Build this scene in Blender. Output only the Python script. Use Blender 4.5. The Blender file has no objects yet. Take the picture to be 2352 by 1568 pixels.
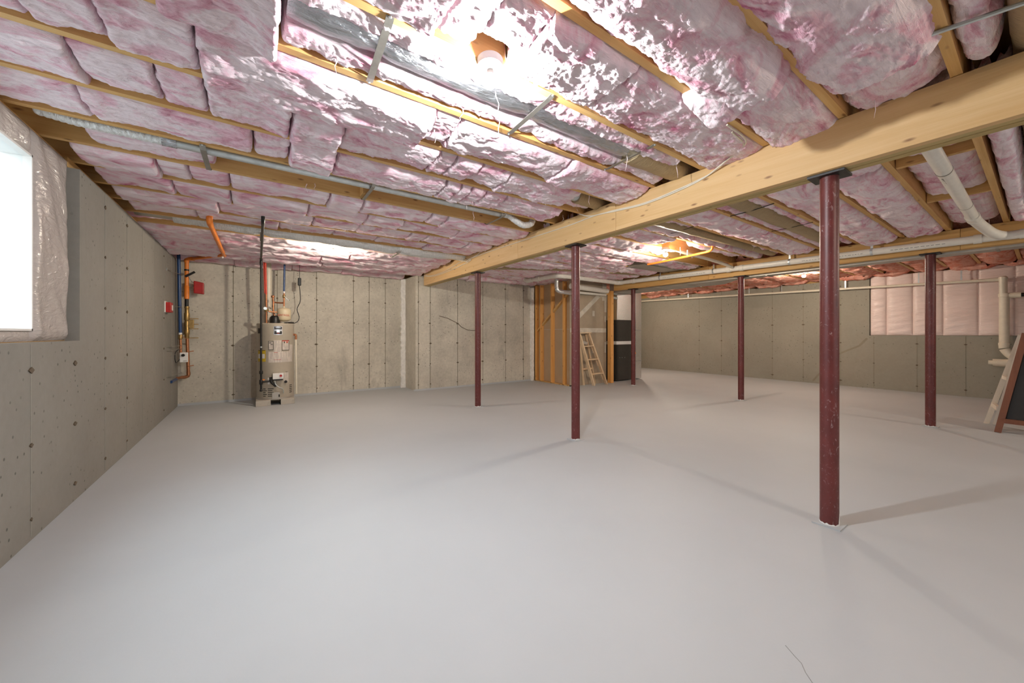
import bpy, math, random
import numpy as np
from mathutils import Vector, Matrix

random.seed(7)
SC = bpy.context.scene
COL = SC.collection
PI = math.pi

# ------------------------------------------------------------------ camera, world, exposure
CAM_Z = 1.12
cd = bpy.data.cameras.new('camera')
cam = bpy.data.objects.new('camera', cd)
COL.objects.link(cam)
cd.sensor_width = 36.0
cd.lens = 12.955
cd.shift_y = -0.00795
cd.clip_start = 0.02
cam.location = (0, 0, CAM_Z)
cam.rotation_euler = (PI / 2, 0, math.radians(-(90 - 55.3426)))
SC.camera = cam
SC.view_settings.view_transform = 'Standard'
SC.view_settings.look = 'None'
SC.view_settings.exposure = 0.5
SC.view_settings.gamma = 1.0
SC.view_settings.use_curve_mapping = False
try:
    SC.cycles.use_denoising = True
    SC.cycles.max_bounces = 7
    SC.cycles.diffuse_bounces = 5
    SC.cycles.use_adaptive_sampling = True
    SC.cycles.adaptive_threshold = 0.03
    SC.cycles.sample_clamp_indirect = 6.0
except Exception:
    pass

wd = bpy.data.worlds.new('daylight')
SC.world = wd
wd.use_nodes = True
bg = wd.node_tree.nodes['Background']
bg.inputs[0].default_value = (0.80, 0.90, 0.95, 1)
bg.inputs[1].default_value = 1.25

BULB_R = 0.030
BULB_L = 1520.0          # radiance of each lit bulb
BULB_COL = (1.0, 0.88, 0.72)
BULB_WHITE = (0.95, 0.98, 1.0)


def area_light(name, loc, rot, sx, sy, power, col):
    l = bpy.data.lights.new(name, 'AREA')
    l.shape = 'RECTANGLE'
    l.size, l.size_y = sx, sy
    l.energy = power
    l.color = col
    o = bpy.data.objects.new(name, l)
    COL.objects.link(o)
    o.location = loc
    o.rotation_euler = rot
    return o


# daylight through the left window, and an added fill light behind the camera
dl = area_light('daylight_window_left', (-1.50, 2.46, 1.78), (0, -math.radians(50), 0), 1.0, 1.9, 18, (0.86, 0.94, 1.0))   # skylight falls in at a slant
dl.data.spread = math.radians(120)
area_light('fill_light_rear', (3.2, -3.12, 1.45), (-PI / 2, 0, 0), 4.0, 1.15, 4, (0.88, 0.94, 1.0))

# ------------------------------------------------------------------ numbers of the room
XL, XR = -1.007, 10.317        # inner faces of left and right wall
YB, YB2 = 7.588, 6.95          # back wall, and its stepped-forward right part
YF = -3.2
ZW = 2.25                      # top of the concrete
ZJ = 2.315                     # underside of the joists
ZS = 2.55                      # subfloor
B1X0, B1X1, B1Z = 2.665, 2.815, 2.05
B2X0, B2X1, B2Z = 6.60, 6.71, 2.08


def YJ(i):                     # far lower edge of joist i
    if i == -4: return 0.655
    if i <= -5: return 0.252 + 0.4064 * (i + 5)
    return 2.2467 + 0.4064 * i


# ------------------------------------------------------------------ materials
def new_mat(name):
    m = bpy.data.materials.new(name)
    m.use_nodes = True
    nt = m.node_tree
    return m, nt, nt.nodes['Principled BSDF']


def N(nt, typ, **kw):
    n = nt.nodes.new(typ)
    for k, v in kw.items():
        if k in ('scale', 'detail', 'rough', 'dist'):
            continue
        setattr(n, k, v)
    return n


def noise(nt, vec, scale, detail=4, rough=0.6, dist=0.0):
    n = nt.nodes.new('ShaderNodeTexNoise')
    n.inputs['Scale'].default_value = scale
    n.inputs['Detail'].default_value = detail
    n.inputs['Roughness'].default_value = rough
    n.inputs['Distortion'].default_value = dist
    nt.links.new(vec, n.inputs['Vector'])
    return n.outputs['Fac']


def coords(nt, scale=(1, 1, 1), rand=True, rot=(0, 0, 0)):
    tc = nt.nodes.new('ShaderNodeTexCoord')
    mp = nt.nodes.new('ShaderNodeMapping')
    mp.inputs['Scale'].default_value = scale
    mp.inputs['Rotation'].default_value = rot
    src = tc.outputs['Object']
    if rand:
        oi = nt.nodes.new('ShaderNodeObjectInfo')
        mu = nt.nodes.new('ShaderNodeMath'); mu.operation = 'MULTIPLY'
        mu.inputs[1].default_value = 37.0
        nt.links.new(oi.outputs['Random'], mu.inputs[0])
        ad = nt.nodes.new('ShaderNodeVectorMath'); ad.operation = 'ADD'
        nt.links.new(src, ad.inputs[0]); nt.links.new(mu.outputs[0], ad.inputs[1])
        src = ad.outputs[0]
    nt.links.new(src, mp.inputs['Vector'])
    return mp.outputs['Vector']


def ramp(nt, fac, stops):
    r = nt.nodes.new('ShaderNodeValToRGB')
    el = r.color_ramp.elements
    while len(el) > len(stops): el.remove(el[-1])
    while len(el) < len(stops): el.new(0.5)
    for e, (p, c) in zip(el, stops):
        e.position = p
        e.color = (*c, 1) if len(c) == 3 else c
    nt.links.new(fac, r.inputs['Fac'])
    return r.outputs['Color']


def mixc(nt, fac, a, b, mode='MIX'):
    m = nt.nodes.new('ShaderNodeMix'); m.data_type = 'RGBA'; m.blend_type = mode
    if isinstance(fac, (int, float)): m.inputs['Factor'].default_value = fac
    else: nt.links.new(fac, m.inputs['Factor'])
    for s, v in ((m.inputs[6], a), (m.inputs[7], b)):
        if isinstance(v, tuple): s.default_value = (*v, 1)
        else: nt.links.new(v, s)
    return m.outputs[2]


def bump(nt, bs, h, strength, dist=0.01):
    b = nt.nodes.new('ShaderNodeBump')
    b.inputs['Strength'].default_value = strength
    b.inputs['Distance'].default_value = dist
    nt.links.new(h, b.inputs['Height'])
    nt.links.new(b.outputs['Normal'], bs.inputs['Normal'])


def plain(name, col, rough=0.5, metal=0.0, var=0.12, bumps=0.0, scale=18, coat=0.0):
    m, nt, bs = new_mat(name)
    v = coords(nt)
    f = noise(nt, v, scale, 4)
    a = tuple(max(0, c * (1 - var)) for c in col); b = tuple(min(1, c * (1 + var)) for c in col)
    nt.links.new(ramp(nt, f, [(0.3, a), (0.7, b)]), bs.inputs['Base Color'])
    bs.inputs['Roughness'].default_value = rough
    bs.inputs['Metallic'].default_value = metal
    if coat: bs.inputs['Coat Weight'].default_value = coat
    if bumps: bump(nt, bs, noise(nt, v, scale * 5, 3), bumps, 0.004)
    return m


def wood(name, light, dark, axis, knots=True, rough=0.6):
    m, nt, bs = new_mat(name)
    sc = [13, 13, 13]; sc[axis] = 0.7
    v = coords(nt, tuple(sc))
    f = noise(nt, v, 1.0, 5, 0.6, 1.2)
    sc2 = [150, 150, 150]; sc2[axis] = 4
    v2 = coords(nt, tuple(sc2))
    f2 = noise(nt, v2, 1.0, 2, 0.5, 0.2)
    c = ramp(nt, f, [(0.28, dark), (0.5, tuple((a + b) / 2 for a, b in zip(light, dark))), (0.72, light)])
    c = mixc(nt, 0.25, c, ramp(nt, f2, [(0.3, dark), (0.7, light)]))
    if knots:
        sk = [14, 14, 14]; sk[axis] = 5.0
        v3 = coords(nt, tuple(sk))
        vo = nt.nodes.new('ShaderNodeTexVoronoi'); vo.inputs['Scale'].default_value = 1.0
        nt.links.new(v3, vo.inputs['Vector'])
        k = ramp(nt, vo.outputs['Distance'], [(0.05, (0.85, 0.85, 0.85)), (0.15, (0, 0, 0))])
        c = mixc(nt, k, c, (dark[0] * 0.32, dark[1] * 0.22, dark[2] * 0.2))
    nt.links.new(c, bs.inputs['Base Color'])
    bs.inputs['Roughness'].default_value = rough
    bump(nt, bs, f2, 0.15, 0.003)
    return m


def concrete(name, base, var=0.30, pits=True, stains=0.6, rough=0.85):
    m, nt, bs = new_mat(name)
    v = coords(nt, rand=False)
    f = noise(nt, v, 1.3, 6, 0.65)
    f2 = noise(nt, v, 22, 5, 0.7)
    lo = tuple(c * (1 - var) for c in base); hi = tuple(min(1, c * (1 + var)) for c in base)
    c = ramp(nt, f, [(0.3, lo), (0.7, hi)])
    c = mixc(nt, 0.35, c, ramp(nt, f2, [(0.3, lo), (0.7, hi)]))
    vs = coords(nt, (1.6, 1.6, 0.45), rand=False)
    st = noise(nt, vs, 1.6, 6, 0.7, 0.6)
    c = mixc(nt, ramp(nt, st, [(0.58, (0, 0, 0)), (0.74, (stains,) * 3)]), c, tuple(x * 0.45 for x in base))
    if pits:
        vo = nt.nodes.new('ShaderNodeTexVoronoi'); vo.inputs['Scale'].default_value = 17
        nt.links.new(v, vo.inputs['Vector'])
        gate = ramp(nt, noise(nt, v, 1.9, 3), [(0.44, (0, 0, 0)), (0.54, (1, 1, 1))])
        k = ramp(nt, vo.outputs['Distance'], [(0.10, (0.8, 0.8, 0.8)), (0.17, (0, 0, 0))])
        c = mixc(nt, mixc(nt, 1.0, k, gate, 'MULTIPLY'), c, tuple(x * 0.3 for x in base))
    nt.links.new(c, bs.inputs['Base Color'])
    bs.inputs['Roughness'].default_value = rough
    bump(nt, bs, f2, 0.25, 0.004)
    return m


def batt_mat(name, deep, mid, pale):
    m, nt, bs = new_mat(name)
    v = coords(nt, (1.0, 1.8, 1.8), rot=(0, 0, 0.4))
    f = noise(nt, v, 2.9, 8, 0.62, 1.6)
    vf = coords(nt, (7, 55, 55), rot=(0, 0, 0.5))
    ff = noise(nt, vf, 1.0, 5, 0.7, 1.2)
    mm = nt.nodes.new('ShaderNodeMath'); mm.operation = 'MULTIPLY_ADD'
    nt.links.new(ff, mm.inputs[0]); mm.inputs[1].default_value = 0.16; nt.links.new(f, mm.inputs[2])
    c = ramp(nt, mm.outputs[0], [(0.36, deep), (0.50, mid), (0.62, pale), (0.8, tuple(min(1, p * 1.05) for p in pale))])
    nt.links.new(c, bs.inputs['Base Color'])
    bs.inputs['Roughness'].default_value = 1.0
    bs.inputs['Specular IOR Level'].default_value = 0.0
    bump(nt, bs, ff, 0.8, 0.012)
    return m


def foil_mat(name, col, rough=0.28, crinkle=0.6, scale=30, stretch=(1, 1, 1), metal=0.92):
    m, nt, bs = new_mat(name)
    v = coords(nt, stretch)
    f = noise(nt, v, scale, 5, 0.65, 0.6)
    nt.links.new(ramp(nt, f, [(0.3, tuple(c * 0.8 for c in col)), (0.7, col)]), bs.inputs['Base Color'])
    bs.inputs['Metallic'].default_value = metal
    bs.inputs['Roughness'].default_value = rough
    bump(nt, bs, f, crinkle, 0.012)
    return m


def print_mat(name, paper, ink, axis_scale=(0, 0, 95)):
    """paper with rows of small grey print"""
    m, nt, bs = new_mat(name)
    tc = nt.nodes.new('ShaderNodeTexCoord')
    mp = nt.nodes.new('ShaderNodeMapping'); mp.inputs['Scale'].default_value = (1, 1, 1)
    nt.links.new(tc.outputs['Object'], mp.inputs['Vector'])
    w = nt.nodes.new('ShaderNodeTexWave'); w.bands_direction = 'Z'
    w.inputs['Scale'].default_value = 16
    nt.links.new(mp.outputs[0], w.inputs['Vector'])
    rows = ramp(nt, w.outputs['Fac'], [(0.62, (0, 0, 0)), (0.72, (1, 1, 1))])
    mp2 = nt.nodes.new('ShaderNodeMapping'); mp2.inputs['Scale'].default_value = (60, 60, 8)
    nt.links.new(tc.outputs['Object'], mp2.inputs['Vector'])
    words = ramp(nt, noise(nt, mp2.outputs[0], 1, 2), [(0.42, (0, 0, 0)), (0.47, (0.75, 0.75, 0.75))])
    c = mixc(nt, mixc(nt, 1.0, rows, words, 'MULTIPLY'), paper, ink)
    nt.links.new(c, bs.inputs['Base Color'])
    bs.inputs['Roughness'].default_value = 0.5
    return m


def emit_mat(name, col, strength):
    m, nt, bs = new_mat(name)
    bs.inputs['Base Color'].default_value = (0.9, 0.9, 0.9, 1)
    bs.inputs['Emission Color'].default_value = (*col, 1)
    bs.inputs['Emission Strength'].default_value = strength
    return m


JL, JD = (0.74, 0.49, 0.20), (0.54, 0.28, 0.08)
M = {}
M['joist'] = wood('joist_wood', JL, JD, 0)
M['joist_y'] = wood('joist_wood_across', JL, JD, 1)
M['stud'] = wood('stud_wood', (0.85, 0.46, 0.15), (0.68, 0.32, 0.08), 2)
M['beam'] = wood('beam_wood', (0.72, 0.50, 0.255), (0.60, 0.37, 0.15), 1)
M['beam_dark'] = wood('beam_wood_olive', (0.56, 0.42, 0.18), (0.40, 0.28, 0.10), 1, knots=False)
M['subfloor'] = wood('subfloor_wood', (0.5, 0.32, 0.15), (0.36, 0.2, 0.08), 0, knots=False)
M['batt'] = batt_mat('pink_fibreglass', (0.60, 0.20, 0.30), (0.84, 0.54, 0.62), (0.91, 0.775, 0.81))
M['batt_warm_lit'] = batt_mat('warm_lit_fibreglass', (0.55, 0.14, 0.10), (0.72, 0.28, 0.20), (0.80, 0.42, 0.33))  # same pink batts, with warm bulb light and bounce put into the colour
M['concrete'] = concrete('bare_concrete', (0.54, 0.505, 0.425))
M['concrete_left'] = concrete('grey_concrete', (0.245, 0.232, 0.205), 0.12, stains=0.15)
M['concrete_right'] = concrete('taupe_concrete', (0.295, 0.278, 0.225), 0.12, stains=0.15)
M['seam'] = concrete('form_seam_concrete', (0.25, 0.225, 0.17), 0.2, False)
M['seam_left'] = concrete('form_seam_grey', (0.30, 0.285, 0.25), 0.2, False)
M['tie'] = plain('rusty_tie', (0.12, 0.09, 0.06), 0.9)
M['block'] = concrete('grey_block', (0.46, 0.42, 0.36), 0.1, False)
M['gypsum'] = plain('bare_gypsum', (0.38, 0.31, 0.225), 0.9, var=0.12, scale=3)
M['gypsum_stud'] = plain('gypsum_back', (0.50, 0.36, 0.22), 0.9, var=0.06, scale=3)
M['mud'] = plain('joint_compound', (0.56, 0.52, 0.44), 0.9, var=0.15, scale=9)
M['white_seal'] = plain('white_sealant', (0.90, 0.88, 0.83), 0.8, var=0.1, bumps=0.4)
M['galv'] = plain('galvanised_steel', (0.62, 0.66, 0.66), 0.38, 0.85, 0.12)
M['galv_dull'] = plain('dull_sheet_metal', (0.50, 0.47, 0.42), 0.45, 0.7, 0.1, scale=5)
M['strap'] = plain('strap_steel', (0.36, 0.34, 0.30), 0.45, 0.8, 0.12)
M['foil'] = foil_mat('silver_foil', (0.60, 0.62, 0.65), 0.26, 0.8, 20, (1.0, 3, 3), 0.98)
M['foil_white'] = foil_mat('pale_foil_wrap', (0.88, 0.88, 0.86), 0.36, 1.0, 26, (2.2, 1, 1), 0.4)
M['foil_kraft'] = foil_mat('tan_duct_wrap', (0.46, 0.35, 0.20), 0.5, 0.6, 24, (3, 1, 1), 0.3)
M['foil_wall'] = foil_mat('foil_board', (0.80, 0.80, 0.80), 0.25, 0.35, 60)
M['pvc'] = plain('cream_pvc', (0.74, 0.68, 0.55), 0.35, var=0.05)
M['pvc_white'] = plain('white_pvc', (0.78, 0.75, 0.68), 0.33, var=0.05)
M['ink'] = plain('pipe_print_ink', (0.08, 0.08, 0.08), 0.7)
M['orange'] = plain('orange_cpvc', (0.85, 0.24, 0.03), 0.4, var=0.08)
M['pex_blue'] = plain('blue_pex', (0.02, 0.06, 0.17), 0.35, var=0.1)
M['pex_red'] = plain('red_pex', (0.62, 0.06, 0.03), 0.4, var=0.1)
M['copper'] = plain('copper', (0.50, 0.22, 0.11), 0.4, 0.85, 0.2)
M['brass'] = plain('brass', (0.44, 0.29, 0.11), 0.42, 0.85, 0.2)
M['black'] = plain('black_iron', (0.018, 0.017, 0.016), 0.42, 0.3)
M['black_rubber'] = plain('black_rubber', (0.02, 0.02, 0.02), 0.6)
M['red_box'] = plain('red_enamel', (0.42, 0.015, 0.012), 0.45)
M['white'] = plain('white_paint', (0.80, 0.79, 0.76), 0.5, var=0.04)
M['silver'] = plain('chrome_emblem', (0.75, 0.77, 0.80), 0.25, 0.9)
M['heater'] = plain('beige_enamel', (0.46, 0.405, 0.32), 0.38, var=0.04, coat=0.2)
M['tank'] = plain('cream_enamel', (0.66, 0.56, 0.38), 0.35, var=0.04)
M['label'] = print_mat('printed_label', (0.62, 0.55, 0.48), (0.22, 0.20, 0.19))
M['yellow'] = plain('yellow_label', (0.60, 0.42, 0.03), 0.5)
M['red_ink'] = plain('red_print', (0.50, 0.05, 0.03), 0.5)
M['cabinet'] = plain('charcoal_cabinet', (0.035, 0.031, 0.027), 0.4, var=0.1)
M['cabinet_side'] = plain('black_cabinet', (0.012, 0.011, 0.010), 0.4, var=0.1)
M['alu'] = wood('ladder_wood', (0.78, 0.62, 0.43), (0.60, 0.40, 0.22), 2, knots=False)
M['strap_dark'] = plain('crack_grey', (0.25, 0.245, 0.24), 0.9)  # dark grey of the hairline crack in the floor
M['easel'] = wood('pale_pine', (0.84, 0.75, 0.63), (0.74, 0.62, 0.48), 2, knots=False)
M['easel_brown'] = wood('brown_frame', (0.22, 0.075, 0.035), (0.14, 0.045, 0.02), 2, knots=False)
M['blackboard'] = plain('black_board', (0.012, 0.010, 0.009), 0.6)
M['cable'] = plain('white_cable', (0.72, 0.66, 0.54), 0.5, var=0.05)
M['ceramic'] = plain('white_porcelain', (0.85, 0.83, 0.78), 0.3, var=0.03)
M['bulb'] = emit_mat('lit_bulb', BULB_COL, BULB_L)
M['bulb_white'] = emit_mat('lit_white_bulb', BULB_WHITE, BULB_L * 1.45)
M['fibre'] = plain('loose_fibres', (0.86, 0.72, 0.72), 1.0)


def floor_mat():
    m, nt, bs = new_mat('grey_floor_paint')
    v = coords(nt, rand=False)
    f = noise(nt, v, 0.9, 5, 0.6)
    f2 = noise(nt, v, 60, 4, 0.6)
    c = ramp(nt, f, [(0.3, (0.445, 0.468, 0.480)), (0.7, (0.48, 0.503, 0.515))])
    vo = nt.nodes.new('ShaderNodeTexVoronoi'); vo.inputs['Scale'].default_value = 2.3
    nt.links.new(v, vo.inputs['Vector'])
    c = mixc(nt, ramp(nt, vo.outputs['Distance'], [(0.010, (0.8, 0.8, 0.8)), (0.016, (0, 0, 0))]), c, (0.16, 0.15, 0.14))
    nt.links.new(c, bs.inputs['Base Color'])
    bs.inputs['Roughness'].default_value = 0.55
    bs.inputs['Specular IOR Level'].default_value = 0.3
    bump(nt, bs, f2, 0.12, 0.003)
    return m


def column_mat():
    m, nt, bs = new_mat('red_oxide_paint')
    v = coords(nt)
    f = noise(nt, v, 6, 6, 0.65)
    c = ramp(nt, f, [(0.3, (0.095, 0.018, 0.016)), (0.7, (0.145, 0.028, 0.025))])
    vs = coords(nt, (1, 1, 0.55))
    s = noise(nt, vs, 30, 7, 0.78, 2.5)
    c = mixc(nt, ramp(nt, s, [(0.585, (0, 0, 0)), (0.66, (0.6, 0.6, 0.6))]), c, (0.45, 0.36, 0.36))
    d = noise(nt, v, 14, 5, 0.7)
    c = mixc(nt, ramp(nt, d, [(0.62, (0, 0, 0)), (0.74, (0.8, 0.8, 0.8))]), c, (0.05, 0.014, 0.012))
    nt.links.new(c, bs.inputs['Base Color'])
    bs.inputs['Roughness'].default_value = 0.42
    bump(nt, bs, s, 0.12, 0.003)
    return m


def plastic_mat(name, col, rough=0.22, scale=9, stretch=(1, 1, 3)):
    m, nt, bs = new_mat(name)
    v = coords(nt, stretch, rot=(0.3, 0, 0))
    f = noise(nt, v, scale, 4, 0.55, 1.4)
    nt.links.new(ramp(nt, f, [(0.3, tuple(c * 0.93 for c in col)), (0.7, col)]), bs.inputs['Base Color'])
    bs.inputs['Roughness'].default_value = rough
    bump(nt, bs, f, 0.5, 0.02)
    return m


def glass_mat():
    m = bpy.data.materials.new('window_glass')
    m.use_nodes = True
    nt = m.node_tree
    for n in list(nt.nodes): nt.nodes.remove(n)
    o = nt.nodes.new('ShaderNodeOutputMaterial')
    t = nt.nodes.new('ShaderNodeBsdfTransparent'); t.inputs[0].default_value = (0.97, 0.99, 1, 1)
    g = nt.nodes.new('ShaderNodeBsdfGlossy'); g.inputs['Roughness'].default_value = 0.02
    x = nt.nodes.new('ShaderNodeMixShader'); x.inputs[0].default_value = 0.05
    nt.links.new(t.outputs[0], x.inputs[1]); nt.links.new(g.outputs[0], x.inputs[2])
    nt.links.new(x.outputs[0], o.inputs[0])
    return m


M['floor'] = floor_mat()
M['column'] = column_mat()
M['plastic'] = plastic_mat('clear_vapour_plastic', (0.50, 0.45, 0.42))
M['plastic_pink'] = plastic_mat('plastic_over_pink', (0.82, 0.67, 0.62), 0.2, 7, (1, 1, 5))
M['glass'] = glass_mat()


# ------------------------------------------------------------------ mesh helper
class MB:
    def __init__(s):
        s.v = []; s.f = []

    def add(s, vs, fs):
        o = len(s.v)
        s.v += [tuple(p) for p in vs]
        s.f += [tuple(i + o for i in f) for f in fs]
        return s

    def box(s, x0, x1, y0, y1, z0, z1):
        vs = [(x, y, z) for x in (x0, x1) for y in (y0, y1) for z in (z0, z1)]
        return s.add(vs, [(0, 1, 3, 2), (4, 6, 7, 5), (0, 4, 5, 1), (2, 3, 7, 6), (0, 2, 6, 4), (1, 5, 7, 3)])

    def hexa(s, a, b):
        """prism between two quads a (4 pts) and b (4 pts)"""
        return s.add(list(a) + list(b), [(3, 2, 1, 0), (4, 5, 6, 7), (0, 1, 5, 4), (1, 2, 6, 5), (2, 3, 7, 6), (3, 0, 4, 7)])

    def bar(s, p, q, w, h, up=(0, 0, 1)):
        p, q, up = Vector(p), Vector(q), Vector(up)
        d = (q - p).normalized(); a = d.cross(up)
        if a.length < 1e-4: a = d.cross(Vector((1, 0, 0)))
        a.normalize(); b = a.cross(d).normalized()
        a *= w / 2; b *= h / 2
        return s.hexa([p - a - b, p + a - b, p + a + b, p - a + b], [q - a - b, q + a - b, q + a + b, q - a + b])

    def tube(s, path, r, n=14, cap=True, rfun=None, squash=(1, 1)):
        P = [Vector(p) for p in path]
        rings = []
        up = Vector((0, 0, 1))
        for i, p in enumerate(P):
            if i == 0: d = P[1] - P[0]
            elif i == len(P) - 1: d = P[-1] - P[-2]
            else: d = (P[i + 1] - P[i]).normalized() + (P[i] - P[i - 1]).normalized()
            d.normalize()
            a = d.cross(up)
            if a.length < 0.2:
                a = d.cross(Vector((0, 1, 0)))
            a.normalize(); b = a.cross(d).normalized()
            ring = []
            for k in range(n):
                t = 2 * PI * k / n
                rr = r if not callable(r) else r(i / (len(P) - 1))
                if rfun: rr = rr * rfun(i, k)
                ring.append(p + a * (math.cos(t) * rr * squash[0]) + b * (math.sin(t) * rr * squash[1]))
            rings.append(ring)
        vs = [v for ring in rings for v in ring]
        fs = []
        for i in range(len(P) - 1):
            for k in range(n):
                k2 = (k + 1) % n
                fs.append((i * n + k, (i + 1) * n + k, (i + 1) * n + k2, i * n + k2))
        if cap:
            fs.append(tuple(range(n)))
            fs.append(tuple((len(P) - 1) * n + k for k in reversed(range(n))))
        return s.add(vs, fs)

    def lathe(s, c, prof, n=24, axis='z'):
        """prof: (radius, height) pairs along the axis from c"""
        cx, cy, cz = c
        vs, fs = [], []
        for r, h in prof:
            for k in range(n):
                t = 2 * PI * k / n
                a, b = r * math.cos(t), r * math.sin(t)
                if axis == 'z': vs.append((cx + a, cy + b, cz + h))
                elif axis == 'x': vs.append((cx + h, cy + a, cz + b))
                else: vs.append((cx + b, cy + h, cz + a))
        for i in range(len(prof) - 1):
            for k in range(n):
                k2 = (k + 1) % n
                fs.append((i * n + k, i * n + k2, (i + 1) * n + k2, (i + 1) * n + k))
        fs.append(tuple(reversed(range(n))))
        fs.append(tuple((len(prof) - 1) * n + k for k in range(n)))
        return s.add(vs, fs)

    def arc_patch(s, c, r, a0, a1, z0, z1, n=10, th=0.002):
        """a thin label wrapped on a vertical cylinder; angles in degrees, 0 = -Y (front), + towards +X"""
        cx, cy = c
        vs = []
        for rr in (r, r + th):
            for z in (z0, z1):
                for k in range(n + 1):
                    t = math.radians(a0 + (a1 - a0) * k / n)
                    vs.append((cx + math.sin(t) * rr, cy - math.cos(t) * rr, z))
        m = n + 1
        fs = []
        for k in range(n):
            fs.append((2 * m + k, 2 * m + k + 1, 3 * m + k + 1, 3 * m + k))
            fs.append((k, m + k, m + k + 1, k + 1))
            fs.append((k, k + 1, 2 * m + k + 1, 2 * m + k))
            fs.append((m + k, 3 * m + k, 3 * m + k + 1, m + k + 1))
        fs.append((0, 2 * m, 3 * m, m)); fs.append((n, m + n, 3 * m + n, 2 * m + n))
        return s.add(vs, fs)

    def finish(s, name, mat, parent=None, smooth=False, bevel=0.0):
        V = np.array(s.v, dtype=float)
        lo, hi = V.min(0), V.max(0)
        c = Vector(((lo[0] + hi[0]) / 2, (lo[1] + hi[1]) / 2, lo[2]))
        me = bpy.data.meshes.new(name)
        me.from_pydata([tuple(p) for p in (V - np.array(c))], [], s.f)
        me.update()
        me.materials.append(M[mat] if isinstance(mat, str) else mat)
        if smooth:
            me.polygons.foreach_set('use_smooth', [True] * len(me.polygons))
            me.set_sharp_from_angle(angle=math.radians(42))
        o = bpy.data.objects.new(name, me)
        COL.objects.link(o)
        if parent is not None:
            o.parent = parent
            w = Vector(parent.location)
            pp = parent.parent
            while pp is not None:
                w += Vector(pp.location); pp = pp.parent
            o.location = c - w
        else:
            o.location = c
        if bevel:
            md = o.modifiers.new('bevel', 'BEVEL'); md.width = bevel; md.segments = 2; md.limit_method = 'ANGLE'
        return o


def grid_obj(name, X, Y, Z, mat, parent):
    """smooth grid mesh from 2-D coordinate arrays (numpy)"""
    ny, nx = X.shape
    V = np.stack([X, Y, Z], -1).reshape(-1, 3)
    c = np.array([(V[:, 0].min() + V[:, 0].max()) / 2, (V[:, 1].min() + V[:, 1].max()) / 2, V[:, 2].min()])
    idx = np.arange(nx * ny).reshape(ny, nx)
    F = np.stack([idx[:-1, :-1], idx[1:, :-1], idx[1:, 1:], idx[:-1, 1:]], -1).reshape(-1, 4)
    me = bpy.data.meshes.new(name)
    me.vertices.add(len(V)); me.vertices.foreach_set('co', (V - c).astype(np.float32).ravel())
    me.loops.add(F.size); me.loops.foreach_set('vertex_index', F.astype(np.int32).ravel())
    me.polygons.add(len(F))
    me.polygons.foreach_set('loop_start', np.arange(0, F.size, 4, dtype=np.int32))
    me.polygons.foreach_set('loop_total', np.full(len(F), 4, dtype=np.int32))
    me.polygons.foreach_set('use_smooth', np.ones(len(F), dtype=bool))
    me.update(); me.validate()
    me.materials.append(M[mat])
    o = bpy.data.objects.new(name, me)
    COL.objects.link(o)
    if parent is not None:
        o.parent = parent
        o.location = Vector(c) - Vector(parent.location)
    else:
        o.location = Vector(c)
    return o


def tag(o, label, cat, group=None):
    o['label'] = label; o['category'] = cat
    if group: o['group'] = group
    return o


def thing(name, label, cat, loc, group=None):
    o = bpy.data.objects.new(name, None)
    o.empty_display_size = 0.1
    COL.objects.link(o); o.location = loc
    return tag(o, label, cat, group)


def small(o):
    o['kind'] = 'stuff'
    return o


def struct(o):
    o['kind'] = 'structure'
    return o


# numpy gradient noise
_P = np.random.RandomState(3).permutation(512)
_P = np.concatenate([_P, _P, _P])
_G = np.random.RandomState(4).randn(512, 2); _G /= np.linalg.norm(_G, axis=1)[:, None]


def perlin(x, y):
    xi = np.floor(x).astype(int); yi = np.floor(y).astype(int)
    xf, yf = x - xi, y - yi
    u = xf * xf * xf * (xf * (xf * 6 - 15) + 10); v = yf * yf * yf * (yf * (yf * 6 - 15) + 10)

    def g(a, b, dx, dy):
        h = _P[(_P[a & 511] + b) & 511]
        q = _G[h]
        return q[..., 0] * dx + q[..., 1] * dy
    n00 = g(xi, yi, xf, yf); n10 = g(xi + 1, yi, xf - 1, yf)
    n01 = g(xi, yi + 1, xf, yf - 1); n11 = g(xi + 1, yi + 1, xf - 1, yf - 1)
    return (n00 * (1 - u) + n10 * u) * (1 - v) + (n01 * (1 - u) + n11 * u) * v


def fbm(x, y, o=4, ridge=False):
    s = 0; a = 1.0; t = 0
    for k in range(o):
        n = perlin(x * 2 ** k + 13.7 * k, y * 2 ** k + 5.1 * k) * 1.6
        s = s + a * ((1 - np.abs(n) * 2) if ridge else n)
        t += a; a *= 0.5
    return s / t


# ------------------------------------------------------------------ floor, walls
fl = struct(MB().box(XL - 0.3, XR + 0.3, YF - 0.3, 8.2, -0.15, 0).finish('floor', 'floor'))

cr = MB()
for a, b in (((1.56, .53), (1.535, .495)), ((1.535, .495), (1.52, .47)), ((1.52, .47), (1.49, .45)), ((1.49, .45), (1.44, .40))):
    cr.bar((a[0], a[1], .0002), (b[0], b[1], .0002), .0022, .0008)
cr.finish('hairline_crack', 'strap_dark', fl)

# left wall with a window notch (open to the top)
NY0, NY1, NZ = 1.35, 3.785, 1.07
TL = 0.25
mb = MB()
mb.box(XL - TL, XL, YF - 0.3, YB + 0.6, 0, NZ)
mb.box(XL - TL, XL, NY1, YB + 0.6, NZ, ZW)
mb.box(XL - TL, XL, YF - 0.3, NY0, NZ, ZW)
wl = struct(mb.finish('wall_left', 'concrete_left'))

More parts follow.
